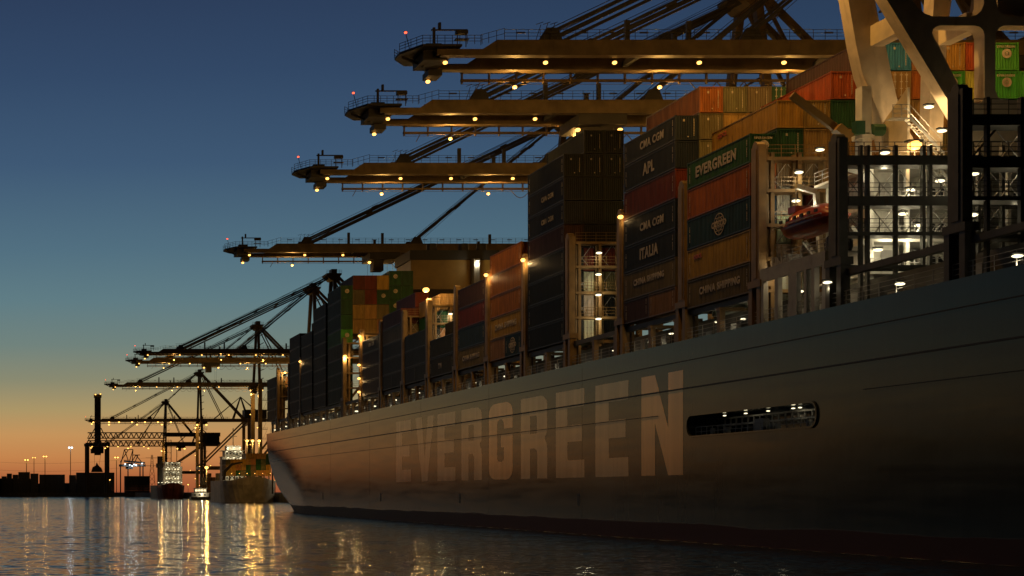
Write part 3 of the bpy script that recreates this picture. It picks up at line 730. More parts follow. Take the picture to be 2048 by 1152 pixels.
# bridge-wing support: front frame with rounded openings (members between the holes), rear frame, ties along the ship
def wing(name, D, loops, thick, mat):
    cu = bpy.data.curves.new(name, 'CURVE'); cu.dimensions = '2D'; cu.fill_mode = 'BOTH'; cu.extrude = thick/2
    for loop in loops:
        s = cu.splines.new('POLY'); s.points.add(len(loop)-1); s.use_cyclic_u = True
        for p, (x, y) in zip(s.points, loop):
            v = P(x, y, D); p.co = (v.x, v.z, 0, 1)
    o = bpy.data.objects.new(name, cu); COL.objects.link(o)
    dg = bpy.context.evaluated_depsgraph_get(); me = bpy.data.meshes.new_from_object(o.evaluated_get(dg)); bpy.data.objects.remove(o)
    me.materials.clear(); me.materials.append(mat)
    o = link(name, me); o.matrix_basis = Matrix.Translation((0, D+thick/2, 0)) @ Matrix(((1, 0, 0), (0, 0, -1), (0, 1, 0))).to_4x4()
    return part(o)
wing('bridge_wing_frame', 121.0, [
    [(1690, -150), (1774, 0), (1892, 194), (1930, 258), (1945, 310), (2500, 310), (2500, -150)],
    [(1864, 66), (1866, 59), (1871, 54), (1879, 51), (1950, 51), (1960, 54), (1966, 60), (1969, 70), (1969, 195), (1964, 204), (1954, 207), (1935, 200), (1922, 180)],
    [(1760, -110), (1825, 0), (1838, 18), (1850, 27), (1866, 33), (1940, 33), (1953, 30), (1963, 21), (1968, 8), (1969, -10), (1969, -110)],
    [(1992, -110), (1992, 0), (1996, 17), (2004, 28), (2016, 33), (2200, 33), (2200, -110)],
    [(1991, 80), (1992, 66), (1998, 56), (2008, 51), (2300, 51), (2300, 200), (2008, 200), (1996, 194), (1991, 180)]], 1.3, M_sodtint)
rear = [[(1655, -160), (1697, 0), (1712, 88), (1726, 150), (1757, 225), (1772, 292), (1835, 292), (1803, 235), (1783, 150), (1773, 99), (1760, 52), (1750, 0), (1712, -160)],
        [(1880, -160), (1868, 0), (1864, 60), (1858, 292), (1885, 292), (1894, 72), (1903, 0), (1915, -160)]]
for k, lp in enumerate(rear): wing('bridge_wing_leg', 126.0, [lp], 1.4, M_sodtint)
m = MB()
def tie(xf, yf, w, hh):
    a = P(xf, yf, 122.31); b_ = a.copy(); b_.y = 125.99
    part(MB().box(a.x-w/2, a.x+w/2, a.y, b_.y, a.z-hh/2, a.z+hh/2).build('wing_tie_beam', M_sodtint))
tie(1806, 45, 1.1, 1.7); tie(1945, 44, 1.0, 1.6)
# outboard plate with an oval opening at the foot of the front strut
m = MB(); a = P(1830, 120, 122.32); 
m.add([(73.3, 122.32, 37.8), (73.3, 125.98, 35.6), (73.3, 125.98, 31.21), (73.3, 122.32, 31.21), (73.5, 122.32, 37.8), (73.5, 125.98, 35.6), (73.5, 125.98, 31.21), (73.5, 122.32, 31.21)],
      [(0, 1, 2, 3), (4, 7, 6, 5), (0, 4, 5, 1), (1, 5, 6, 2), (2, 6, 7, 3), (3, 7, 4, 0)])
part(m.build('wing_foot_plate', M_sodtint))
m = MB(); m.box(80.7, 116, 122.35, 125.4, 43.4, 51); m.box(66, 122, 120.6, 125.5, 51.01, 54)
part(m.build('bridge_deck', M_sodtint))
# stairs up to the wing and lamps on the roof deck
m = MB()
a, b_ = P(1885, 305, 121.6), P(1820, 235, 121.6)
for dy in (0, .7):
    m.bar(a+Vector((0, dy, 0)), b_+Vector((0, dy, 0)), .08, .2); m.bar(a+Vector((0, dy, 1)), b_+Vector((0, dy, 1)), .05)
for k in range(1, 12): q_ = a+(b_-a)*k/12; m.box(q_.x-.12, q_.x+.12, q_.y, q_.y+.7, q_.z-.02, q_.z+.02)
m.rail(b_, b_+Vector((-1.4, 0, 0)), 1.05, .7, .05, 2); m.box(b_.x-1.5, b_.x, b_.y, b_.y+.9, b_.z-.06, b_.z)
part(m.build('wing_stairway', M_white))
part(lamp(None, P(1858, 214, 121.5), 'white', .3, 260, 'wing_lamp', col=(1, .72, .36)))
part(lamp(None, P(1808, 302, 123.8), 'white', .3, 420, 'wing_lamp', col=(1, .62, .28), off=(0, -.4, .5)))
part(lamp(None, P(1950, 262, 124.5), 'white', .26, 300, 'wing_lamp', col=(1, .62, .26), off=(0, -.4, .5)))
# arcade of pillars at the ship's side below the lifeboat
m = MB(); xw = 65.1
m.box(xw, xw+.35, 119.6, 130.0, 22.95, 23.9)
for y, w in ((129.6, .5), (127.2, .5), (124.6, 1.3), (122.6, .35), (121.4, .5), (119.8, .5)): m.box(xw, xw+.4, y-w/2, y+w/2, HT, 22.95)
m.box(66.6, 66.9, 119.6, 130, HT, 20.2); m.box(xw, 68.1, 119.6, 130, 23.91, 24.05)
m.rail((xw+.1, 119.6, 24.05), (xw+.1, 126, 24.05), 1., 1.3, .05, 2)
part(m.build('embarkation_arcade', M_grey))  # white arcade coloured grey to stand for the shadow on it
for px, py, d, p in ((1580, 583, 124.5, 40), (1655, 548, 119.4, 15), (1578, 524, 127, 90), (1548, 530, 128.6, 90)):
    part(lamp(None, P(px, py, d)+Vector((.8, 0, 0)), 'white', .26, p, 'arcade_lamp', col=(1, .75, .4)))
m = MB()
for k in range(9):
    y = 126.2+k*.32; m.box(65.6, 66.8, y, y+.24, 24.06, 24.4+random.random()*.9)
part(m.build('winch_gear', M_grey))
m = MB(); m.tube((66.2, 120.8, 24.7), (67.5, 120.8, 24.7), .62); m.tube((66.1, 120.8, 24.7), (66.19, 120.8, 24.7), .8); m.tube((67.51, 120.8, 24.7), (67.6, 120.8, 24.7), .8)
part(m.build('mooring_drum', M_black))
# provision crane on the roof deck
dc = MB(); pb = P(1727, 318, 126)
dc.tube(pb, pb+Vector((0, 0, 1.6)), .62); dc.tube(pb+Vector((0, 0, 1.6)), pb+Vector((0, 0, 1.9)), .9); dc.bar(pb+Vector((0, 0, 1.9)), pb+Vector((0, 0, 6)), .8, 1)
dc.bar(pb+Vector((-.3, -.5, 1.9)), pb+Vector((-.1, -.2, 4.4)), .2); dc.bar(pb+Vector((.4, -.5, 1.9)), pb+Vector((.1, -.2, 4.4)), .2)
pc = part(dc.build('provision_crane', M_white))
j = MB(); j.bar(P(1697, 277, 126), P(1583, 190, 126), .42, .55); j.bar(P(1700, 268, 126.4), P(1590, 186, 126.4), .1); j.bar(P(1697, 277, 125.7), P(1672, 255, 125.7), .9, .7)
sub(j.build('jib', M_yellow), pc)
sub(MB().box(pb.x-1.1, pb.x-.35, pb.y-.9, pb.y-.2, pb.z+1.9, pb.z+3).build('motor_box', M_green), pc)
g_ = MB(); g_.tube((pb.x+.35, pb.y-.6, pb.z+2.3), (pb.x+1.3, pb.y-.6, pb.z+2.3), .5)
sub(g_.build('winch', M_green), pc)
# funnel
fu = MB(); fu.box(86.9, 105.6, 324, 336, 48.6, 54.9)
fn = part(fu.build('funnel', M_yellow))
f2 = MB(); f2.box(86.6, 105.9, 323.7, 336.3, 54.92, 57.0); f2.box(91, 106, 324.5, 336, 20, 48.58)
sub(f2.build('funnel_top', M_black), fn)
for x in (92.5, 99.5, 103.4): sub(MB().tube((x, 328, 57), (x, 328, 59.0), 1.15).build('exhaust_pipe', M_steel), fn)
f4 = MB(); f4.tube((100.7, 323.3, 49), (100.7, 323.3, 55), 1.0); f4.mat(0)
sub(f4.build('vent_pipe', M_grey), fn)
lo = lamp(None, (100.7, 322.0, 54.4), 'white', .35, 300, 'funnel_lamp'); sub(lo, fn)

# lifeboat (hangs from davits: its own thing)
lb = empty('lifeboat', (67.0, 124.6, 27.2), 'orange-red enclosed lifeboat hanging in davits beside the white deckhouse', 'lifeboat')
def loft(m, secs):
    n = len(secs[0]); base = len(m.v)
    vs = [p for s in secs for p in s]; fs = []
    for i in range(len(secs)-1):
        for k in range(n): fs.append((i*n+k, i*n+(k+1) % n, (i+1)*n+(k+1) % n, (i+1)*n+k))
    fs.append(tuple(range(n))); fs.append(tuple((len(secs)-1)*n+k for k in reversed(range(n))))
    m.add(vs, fs)
m = MB(); secs = []
for k in range(13):
    t_ = k/12; y = -4.6+9.2*t_; w = 1.55*max(.06, 1-abs(2*t_-1)**3.2)**.7; kz = -1.15+.75*abs(2*t_-1)**3
    secs.append([(w*math.cos(a)*(1 if math.sin(a) > -.2 else .85), y, (0 if math.sin(a) >= 0 else math.sin(a)*-kz)) for a in [math.pi*(q_/12)+math.pi for q_ in range(13)]])
loft(m, secs); ho = m.build('lifeboat_hull', M_orange, lb, True)
m = MB(); secs = []
for k in range(13):
    t_ = k/12; y = -4.2+8.2*t_; w = 1.45*max(.05, 1-abs(2*t_-1)**3)**.6; hz = 1.35*max(.12, 1-abs(2*t_-1.1)**3.5)**.8
    secs.append([(w*math.cos(a), y, .02+hz*math.sin(a)) for a in [math.pi*(q_/12) for q_ in range(13)]])
loft(m, secs); co = m.build('canopy', M_orange, lb, True)
m = MB(); m.box(-.7, .7, 1.8, 3.0, 1.2, 1.75); m.build('steering_dome', M_orange, lb)
m = MB()
for k in range(6): m.box(-1.52, -1.40, -3+k*1.1, -2.6+k*1.1, .35, .6)
m.build('window', M_black, lb)
m = MB(); m.rail((-1.58, -3.8, -.02), (-1.58, 3.8, -.02), .12, 1.2, .06, 0); m.build('grab_line', M_text, lb)
for y in (120.9, 128.0):
    m = MB(); m.bar((69.4, y, 24.05), (68.9, y, 30.4), .35, .45); m.bar((68.9, y, 30.4), (67.2, y, 30.9), .35, .4); m.bar((67.2, y, 30.8), (67.2, y, 28.6), .07)
    m.bar((69.4, y, 24.2), (67.9, y, 26.2), .28); part(m.build('davit', M_white))


# ------------------------------------------------------------------ ship-to-shore cranes
TIP, RAILX, LANDX = 50.3, 130.0, 162.0
def sts(label, D, ZB=60.1, APX=130.5, APZ=92, tip=TIP, lamp_p=2100, tip_p=350, lattice=False, nl=6, power_far=None, lampr=.29, back=176):
    root = empty('quay_crane', (RAILX, D, 4.2), label, 'crane', 'quay cranes along the berth')
    OX, OZ = RAILX, 4.2
    class LM(MB):
        def build(s, name, mats, parent=None, smooth=False):
            s.v = [(x-OX, y, z-OZ) for x, y, z in s.v]; return MB.build(s, name, mats, parent, smooth)
    tx = tip
    for yy in (0, 6.6):                                   # twin box girders with bottom flange
        m = LM()
        if lattice:
            for w in (0, 1.4):
                for dz in (0, 6.6): m.truss((tx+2, yy+w, ZB+dz), (RAILX, yy+w, ZB+dz), 4.6, 15, .5, .34)
            m.box(RAILX, back, yy, yy+1.4, ZB, ZB+3.4); m.box(RAILX, back, yy, yy+1.4, ZB+8, ZB+11.2)
        else:
            m.box(tx+11.6, back, yy, yy+.95, ZB+.16, ZB+2.0); m.box(tx+4, tx+11.6, yy+.05, yy+.9, ZB+.16, ZB+.85)
            m.box(tx+4.5, back, yy-.18, yy+1.13, ZB, ZB+.15)
            m.prism([Vector((tx+9.8, yy+.06, ZB+.84)), Vector((tx+11.6, yy+.06, ZB+2)), Vector((tx+11.6, yy+.06, ZB+.84))], (0, .83, 0))
            for x in range(int(tx)+14, int(back), 5): m.box(x, x+.07, yy-.03, yy+.98, ZB+.15, ZB+2.02)
        m.build('boom_girder', M_crane, root)
    m = LM()
    for x in (tx+30, tx+55, tx+78): LM().box(x, x+.6, 1.14, 6.41, ZB+.3, ZB+1.0).build('cross_beam', M_cranedark, root)
    m = LM()                                              # nose platform
    m.prism([Vector((tx, 3, ZB+1.0)), Vector((tx+2.0, -.6, ZB+1.0)), Vector((tx+7, -.6, ZB+1.0)), Vector((tx+7, 8.4, ZB+1.0)), Vector((tx+2.0, 8.4, ZB+1.0)), Vector((tx, 5.5, ZB+1.0))], (0, 0, .28))
    m.box(tx+2.6, tx+5.6, 1.2, 6.3, ZB-.2, ZB+.99); m.box(tx+4.4, tx+6.2, 5.4, 8.2, ZB-1.0, ZB-.21); m.bar((tx+.6, 4, ZB+.95), (tx+3.4, 4, ZB-.2), .3)
    m.box(tx+3.2, tx+5.2, 2.2, 4.2, ZB+1.29, ZB+2.2)
    m.build('nose_platform', M_cranedark, root)
    m = LM()                                              # service jib on the nose
    m.box(tx+3.6, tx+3.9, .4, .7, ZB+1.2, ZB+3.7); m.box(tx+3.4, tx+8.0, .47, .63, ZB+3.3, ZB+3.48); m.box(tx+6.5, tx+8.0, .2, .9, ZB+2.85, ZB+3.29); m.bar((tx+6.7, .5, ZB+1.2), (tx+6.7, .5, ZB+2.85), .1); m.bar((tx+7.8, .5, ZB+1.2), (tx+7.8, .5, ZB+2.85), .1); m.box(tx+6.4, tx+8.1, .2, .9, ZB+2.1, ZB+2.2)
    m.box(tx+4.3, tx+4.6, .3, .8, ZB+3.48, ZB+4.3)
    m.build('service_jib', M_cranedark, root)
    m = LM()
    m.rail((tx, 3, ZB+1.28), (tx+2, -.6, ZB+1.28), 1.1, 1, .06, 2); m.rail((tx+2, -.6, ZB+1.28), (tx+9.5, -.6, ZB+1.28), 1.1, 1, .06, 2); m.rail((tx+2, 8.3, ZB+1.28), (tx+7, 8.3, ZB+1.28), 1.1, 1, .06, 2); m.rail((tx, 5.5, ZB+1.28), (tx+2, 8.3, ZB+1.28), 1.1, 1, .06, 2)
    m.rail((tx+9.5, -.1, ZB+1.28), (tx+12.5, -.1, ZB+2.1), 1.3, 1, .06, 1)
    for yy in (-.1, 7.6): m.rail((tx+12.5, yy, ZB+2.0), (RAILX+20, yy, ZB+2.0), 1.25, 1.5, .055, 2)
    for k in range(22): x = tx+14+k*3.9; m.box(x, x+1.1, -.14, -.08, ZB+2.75, ZB+2.95)
    for k in range(4):
        x = tx+16.5+k*.9; m.bar((x, -.1, ZB+2), (x+.6, -.1, ZB+4.3-abs(k-1.5)*.3), .07); m.bar((x, -.1, ZB+3.9), (x+.9, -.1, ZB+4.2), .07)
    m.build('walkway_rail', M_cranedark, root)
    m = LM()                                              # stay brackets and little masts
    for x in (tx+18.6, tx+44):
        for yy in (0, 6.6): LM().prism([Vector((x-1.6, yy+.2, ZB+2)), Vector((x+1.4, yy+.2, ZB+2)), Vector((x+.8, yy+.2, ZB+3.6)), Vector((x-.6, yy+.2, ZB+3.6))], (0, .6, 0)).build('stay_bracket', M_cranedark, root)
    for x, hh in ((tx+28, 4.6), (tx+34, 3), (tx+35.8, 4.5), (tx+58, 2.6), (tx+60.6, 4.2)): LM().box(x, x+.55, .3, .8, ZB+2, ZB+hh).build('boom_rest', M_cranedark, root)
    m = LM()                                              # festoon rail beneath the far girder
    if not lattice:
        m.box(tx+9.6, RAILX, 8.7, 8.95, ZB-.95, ZB-.6)
        k = 0; x = tx+9.7
        while x < RAILX: m.box(x, x+.18, 8.6, 9.05, ZB-1.2, ZB+.3); x += 3.6
        m.bar((tx+12.2, 8.8, ZB-1), (tx+11.6, 8.8, ZB-2.1), .1); m.box(tx+9.6, RAILX, 7.74, 9.0, ZB+.16, ZB+.3)
        m.bar((tx+9.6, 8.8, ZB-1.25), (RAILX, 8.8, ZB-1.25), .05)
        for k in range(10):
            xa = tx+40+k*3.6
            for i in range(6):
                f = lambda u: Vector((xa+3.6*u, 8.85, ZB-.9-1.5*math.sin(math.pi*u)))
                m.bar(f(i/6), f((i+1)/6), .1)
    else: m.box(tx+2, RAILX, 3, 3.3, ZB-.4, ZB)
    m.build('festoon_rail', M_crane, root)
    for yy in (.5, 7.1):                                  # fore stays
        for x in (tx+18.8, tx+44.2):
            m = LM(); a, b_ = Vector((x, yy, ZB+3.2)), Vector((APX-1.5, yy*.6+1.4, APZ-.5))
            for dz in ((0, .75) if x < tx+30 else (0,)):
                m.bar(a+Vector((dz*1.2, 0, -dz*.8)), b_+Vector((0, 0, -dz)), .33, .4)
            for k in (1, 2, 3): q_ = a+(b_-a)*k/4; m.bar(q_, q_+(b_-a).normalized()*1.5, .6, .7)
            m.bar(a+Vector((0, .5, .6)), b_+Vector((0, .5, .9)), .09); m.bar(a+Vector((2, .9, .6)), b_+Vector((0, .9, 1.5)), .07)
            m.build('fore_stay', M_cranedark, root)
    m = LM()                                              # A-frame mast, apex platform
    for yy in (-6.5, 13.5): m.bar((RAILX, yy, ZB), (APX, 3.5+(yy-3.5)*.28, APZ), 1.3, 1.4)
    m.box(APX-3.4, APX+2.6, -1, 8, APZ-.4, APZ+.25); m.box(APX-1, APX+1.2, 1.2, 5.8, APZ+.25, APZ+2.2)
    m.rail((APX-3.4, -1, APZ+.25), (APX+2.6, -1, APZ+.25), 1.2, 1, .08, 2)
    m.prism([Vector((APX-3.6, 0, APZ-.4)), Vector((APX+2.6, 0, APZ-.4)), Vector((APX+1, 0, APZ-2.6)), Vector((APX-1.4, 0, APZ-2.4))], (0, 7, 0))
    for k in range(6): z = ZB+4+k*4.6; m.bar((APX+2.2, -2.5, z), (APX+2.2, 9.5, z), .3)
    m.build('mast_frame', M_crane, root)
    for yy in (.5, 6.5):                                  # back stays
        m = LM(); m.bar((APX+1, yy, APZ-.5), (LANDX-2, yy*1.2-1, ZB+2), .95, 1.0); m.bar((APX+1, yy, APZ-1), (LANDX-16, yy*1.2-1, ZB+2), .5)
        m.build('back_stay', M_crane, root)
    for x in (RAILX, LANDX):                              # legs
        for yy in (-8, 15):
            m = LM(); m.box(x-1., x+1., yy-.8, yy+.8, 6.6, ZB+(3 if x == RAILX else 2)); m.box(x-1.6, x+1.6, yy-4, yy+4, 4.25, 6.6)
            m.build('leg', M_crane, root)
    m = LM()
    for yy in (-8, 15): m.box(RAILX+1, LANDX-1, yy-.6, yy+.6, 20, 22.2); m.bar((RAILX+1, yy, 23), (LANDX-1, yy, ZB), .9, 1.0)
    for x in (RAILX, LANDX): m.box(x-.8, x+.8, -7.2, 14.2, 20, 22.4); m.box(x-.8, x+.8, -7.2, 14.2, ZB-2.6, ZB-.4)
    m.build('portal_brace', M_crane, root)
    m = LM(); m.box(LANDX-2, LANDX+13, -2, 9, ZB+2.2, ZB+8); m.build('machinery_house', M_cranedark, root)
    m = LM()
    for yy in (0, 7):
        m.bar((LANDX-9, yy, ZB+2), (LANDX-4, 3.5, ZB+17), .6); m.bar((LANDX+1, yy, ZB+2), (LANDX-4, 3.5, ZB+17), .6); m.bar((LANDX-4, 3.5, ZB+17), (back-1, yy, ZB+2), .4); m.bar((LANDX-4, 3.5, ZB+17), (RAILX+10, yy, ZB+2), .4)
    m.build('rear_trestle', M_crane, root)
    # stair tower on the waterside leg
    m = LM()
    for k in range(9):
        z = 12+k*5; m.box(RAILX+1.0, RAILX+3.4, -10.5, -8.9, z, z+.15); m.bar((RAILX+1.1, -10.4, z), (RAILX+3.3, -10.4, z+5), .1); m.rail((RAILX+1, -10.5, z), (RAILX+3.4, -10.5, z), 1.1, 1, .07, 1)
    m.build('stair_tower', M_cranedark, root)
    TX = tx+76
    m = LM(); m.box(TX, TX+7, -.1, 7.6, ZB-1.6, ZB-.05); m.box(TX+1.2, TX+3.6, 1.5, 4.5, ZB-4.0, ZB-1.6)
    for dx in (1, 5.6):
        for dy in (1.2, 6.2): m.bar((TX+dx, dy, ZB-1.5), (TX+dx, dy, ZB-9), .05)
    tr = m.build('trolley', M_cranedark, root)
    for dx in (.2, 6.4): l_ = lamp(root, (TX+dx-OX, 1, ZB-2.2-OZ), 'sod', lampr*1.25, 0, 'trolley_lamp')
    # flood lights under both girders
    for k in range(nl):
        f = k/(nl-1); x = tx+5.6+f*(RAILX-8-tx-5.6)*.82 + (2 if k == 1 else 0)
        lamp(root, (x-OX, 2.0, ZB-.35-OZ), 'sod', lampr, tip_p if k == 0 else lamp_p*(1.5 if k < 2 else 1), off=(0, 0, -.8), spot=168)
    for k, x in enumerate((tx+4.9, tx+16.8, tx+36, tx+53)):
        lamp(root, (x-OX, 8.8 if k else 7.4, (ZB-1.65 if k else ZB-1.3)-OZ), 'sod', lampr, lamp_p*.7 if k else 0, off=(0, 0, -.7))
    lamp(root, (RAILX-2.6-OX, 3.5, ZB-4-OZ), 'sod', .6, 5000, 'portal_lamp')
    for k in range(5):
        lamp(root, (RAILX-1.5-OX, -8.9 if k % 2 else 14, 14+k*8-OZ), 'sod', .3, 0, 'stair_lamp')
    for k in range(4): lamp(root, (RAILX+6+k*7-OX, -8.8, 22.6-OZ), 'sod', .3, 0, 'stair_lamp')
    lamp(root, (tx+.4-OX, 1.5, ZB+3.35-OZ), 'red', .18, 0, 'beacon')
    m = LM(); m.bar((tx+.9, 1.5, ZB+1.3), (tx+.4, 1.5, ZB+3.3), .08); m.build('beacon_mast', M_cranedark, root)
    return root
c1 = sts('brown quay crane with the topmost and largest boom, over the nearest container stacks', 190)
def recrane(D, label):
    c_ = copy_tree(c1); c_.location.y = D; c_['label'] = label
    if D in (219, 346, 640):                               # trolleys run out over the ship
        for ch in c_.children:
            if ch.name.startswith('trolley'): ch.location.x -= 43
    return c_
recrane(219, 'brown quay crane with second boom from the top, ending above the dark stacks')
recrane(261, 'brown quay crane with third boom from the top, mast cut at the upper edge')
recrane(346, 'brown quay crane with fourth boom from the top, trolley hanging left of the funnel')
recrane(600, 'brown quay crane with upper boom of the close pair left of the sternmost containers')
recrane(640, 'brown quay crane with lower boom of the close pair left of the sternmost containers')
recrane(783, 'brown quay crane with thin boom above lattice crane, legs lit orange beside the stern')
sts('brown quay crane far off with pink lit girder edges, braced legs above lit ship', 1018, 52.6, 130, 86, 52, 600, nl=7, lampr=.6)
sts('quay crane with two latticed truss booms behind the raised boom tower', 1246, 43, 131, 80, 64, 600, lattice=True, nl=5, lampr=.6)
added_crane = copy_tree(c1); added_crane.location.y = 124;  # unseen crane, added above the frame for its flood light
def retune(c_, tip, other):                              # stronger lamps: their own light data
    for ch in c_.children:
        for l_ in ch.children:
            if l_.type == 'LIGHT':
                l_.data = l_.data.copy(); l_.data.energy = tip if abs(l_.data.energy-350) < 1 else l_.data.energy*other
retune(added_crane, 17000, 2.0); retune(c1, 21000, 1)
added_crane['label'] = 'unseen quay crane added above the frame to light the containers'

# ------------------------------------------------------------------ far shore
tag(MB().box(-900, -160, -300, 1499.9, -6, 3.9).build('added_opposite_bank', M_wallquay), kind='structure')  # unseen bank added on the left to darken the hull's reflection
m = MB(); y = -200
while y < 560:
    w = random.uniform(18, 40); hh = random.uniform(10, 24); m.box(-210, -176, y, y+w, 3.901, 3.9+hh); y += w+random.choice((.02, 1, 3))
while y < 1480:
    w = random.uniform(18, 40); hh = random.uniform(5, 16); m.box(-210, -176, y, y+w, 3.901, 3.9+hh); y += w+random.choice((.02, 1, 12))
tag(m.build('added_dark_mass', M_dark), kind='stuff')  # unseen mass, added and sized to keep sky glow off the hull
m = MB(); x = -30
while x < 105: w = random.uniform(8, 26); m.box(x, x+w, 1541, 1560, 4.001, 4+random.uniform(9, 15)); x += w+.02
tag(m.build('low_shore_sheds', M_dark), kind='stuff')
m = MB(); x = -1900
while x < -30:                                            # long dark mass of stacks, sheds and trees beyond the left edge
    w = random.uniform(20, 70); hh = random.choice((10, 13, 16, 18, 21)); m.box(x, x+w, 1520, 1560, 4.001, 4+hh); x += w+random.choice((.01, 2, 14))
tag(m.build('distant_shore_clutter', M_dark), kind='stuff')
def stackblock(xa, xb, y, D, label):
    a, b_ = P(xa, y, D), P(xb, y, D); m = MB(); n = max(1, round((b_.x-a.x)/6.2)); w = (b_.x-a.x)/n; k = max(1, round((a.z-4)/2.6)); hh = (a.z-4)/k
    for i in range(n):
        for t_ in range(k):
            if t_ == k-1 and (i*7+int(xa)) % 11 == 3: continue
            m.box(a.x+i*w+.06, a.x+(i+1)*w-.06, D, D+12, 4.0+t_*hh+.03, 4.0+(t_+1)*hh-.03)
    o = m.build('container_stack', M_dark); tag(o, label, 'container stack', 'dark container stacks on the far bank')
stackblock(3, 24, 947, 1510, 'black container stack at the left edge of the far bank')
stackblock(25, 60, 944, 1512, 'black container stack with tallest top beneath two small light masts')
stackblock(61, 77, 947, 1510, 'narrow black container stack beneath the third light mast')
stackblock(79, 130, 949, 1514, 'long low black container stack just right of the third light mast')
stackblock(139, 152, 950, 1510, 'small black container stack at the foot of the tall light mast')
stackblock(153, 229, 945, 1512, 'wide black container stack behind the portal of the raised boom tower')
stackblock(250, 300, 952, 1520, 'dark container stack under the small distant gantry crane')
def mast(px, py, D, label, kind='sod', p=700, r=.8, two=True):
    a = P(px, py, D); o = empty('light_mast', (a.x, D, 4.0), label, 'light mast', 'light masts along the shore')
    m = MB(); m.bar((0, 0, 0), (0, 0, a.z-4.2), .7, None, 8); m.build('pole', M_dark, o)
    m = MB(); m.bar((-1.6, 0, a.z-4.4), (1.6, 0, a.z-4.4), .3); m.build('crossbar', M_dark, o)
    for dx in ((-1.3, 1.3) if two else (0,)): lamp(o, (dx, -.3, a.z-4.2-r*.9), kind, r, p, 'flood_lamp', off=(0, -.6, -.8))
    return o
mast(53, 918, 1480, 'shortest warm light mast above the left end of the black stacks')
mast(68, 914, 1650, 'thin distant light mast between two brighter ones at far left', 'sod', 300, .6)
mast(90, 911, 1470, 'warm light mast right of the thin distant one, above a low stack')
mast(141, 893, 1480, 'tallest light mast with cool white lamp left of the portal', 'cool', 900, .95)
mast(233, 913, 1475, 'warm light mast between the portal tower and the small gantry crane', 'sod', 900)
mast(413, 931, 930, 'quay lamp mast with the brightest orange light above the small boat', 'sod', 9000, 1.15, False)
for px, D, lab in ((494, 735, 'left one of three bright lamp masts above the feeder ship containers'), (505, 736, 'middle one of three bright lamp masts above the feeder ship containers'), (518, 737, 'right one of three bright lamp masts, between crane legs above the feeder ship')):
    mast(px, 878, D, lab, 'sod', 3000, .75, False)
mast(545, 916, 660, 'lamp mast half hidden by the stern of the big ship', 'sod', 700, .5, False)
mast(219, 958, 1470, 'low orange lamp post right of the portal tower', 'sod', 300, .8, False)

# portal crane with its boom raised, seen end on
def at(px, py, D, o): v = P(px, py, D); return Vector((v.x-o.location.x, v.y-o.location.y, v.z-o.location.z))
D = 1330; o = empty('raised_boom_crane', (P(196, 0, D).x, D, 4.0), 'dark portal crane with raised boom standing as a tall tower', 'crane')
m = MB(); a = at(190, 788, D, o); b_ = at(202, 910, D, o); m.box(a.x, b_.x, 2, 8, b_.z, a.z); m.box(a.x-.6, b_.x+.6, 1.6, 8.4, a.z-3, a.z); 
m.build('raised_boom', M_dark, o)
for px in (174.5, 214.5):
    for dy in (-9, 16): m = MB(); m.bar(at(px, 890, D, o)+Vector((0, dy, 0)), at(px, 986, D, o)+Vector((0, dy, 0)), 2.6); m.build('leg', M_dark, o)
m = MB(); 
for dy in (-9, 16): m.bar(at(170, 889, D, o)+Vector((0, dy, 0)), at(219, 889, D, o)+Vector((0, dy, 0)), 1.6, 2.6)
m.bar(at(173, 888, D, o), at(190, 856, D, o), .8); m.bar(at(217, 888, D, o), at(202, 856, D, o), .8); m.build('portal_beam', M_dark, o)
m = MB(); c_ = at(196, 904, D, o); m.box(c_.x-6, c_.x+5, 0, 10, c_.z-1, c_.z+7); m.bar(c_+Vector((-3, 4, 0)), at(190, 935, D, o)+Vector((0, 4, 0)), .2); m.bar(c_+Vector((3, 4, 0)), at(198, 935, D, o)+Vector((0, 4, 0)), .2); m.build('trolley', M_dark, o)
m = MB(); m.prism([at(183, 944, D, o), at(186, 934, D, o), at(192, 931, D, o), at(194, 925, D, o), at(197, 931, D, o), at(203, 936, D, o), at(206, 944, D, o)], (0, 8, 0)); m.build('spreader', M_dark, o)
for px, py in ((186, 790), (196, 789)): lamp(o, at(px+5, py-1, D, o), 'sod', .6, 0, 'boom_lamp')
# small gantry crane, far
D = 1700; o = empty('gantry_crane', (P(262, 0, D).x, D, 4.0), 'small distant gantry crane with cool lamps under its girder', 'crane')
m = MB()
for px, tx_ in ((241, 249), (256, 258), (280, 272), (286, 274)):
    LM_ = MB(); LM_.bar(at(px, 986, D, o), at(px, 930, D, o), 1.3); LM_.build('leg', M_dark, o)
for a, b_ in (((241, 930), (249, 899)), ((258, 926), (249, 899)), ((249, 899), (266, 899)), ((266, 899), (264, 930)), ((257, 899), (240, 925)), ((272, 910), (286, 928)), ((272, 910), (262, 926)), ((258, 926), (266, 899)), ((276, 910), (268, 928)), ((266, 910), (280, 910))):
    m.bar(at(*a, D, o), at(*b_, D, o), .9)
m.build('top_frame', M_dark, o)
m = MB(); m.bar(at(238, 931, D, o), at(291, 931, D, o), 3, 2.6); m.bar(at(248, 922, D, o), at(290, 926, D, o), 2); m.box(*[v for v in (at(252, 0, D, o).x, at(266, 0, D, o).x)], 0, 6, at(0, 938, D, o).z, at(0, 926, D, o).z); m.build('girder', M_dark, o)
for px, py in ((250, 928), (259, 930), (264, 932), (268, 929), (272, 930), (284, 927)): lamp(o, at(px, py, D, o)+Vector((0, -3, 0)), 'cool', .7, 500, 'girder_lamp')
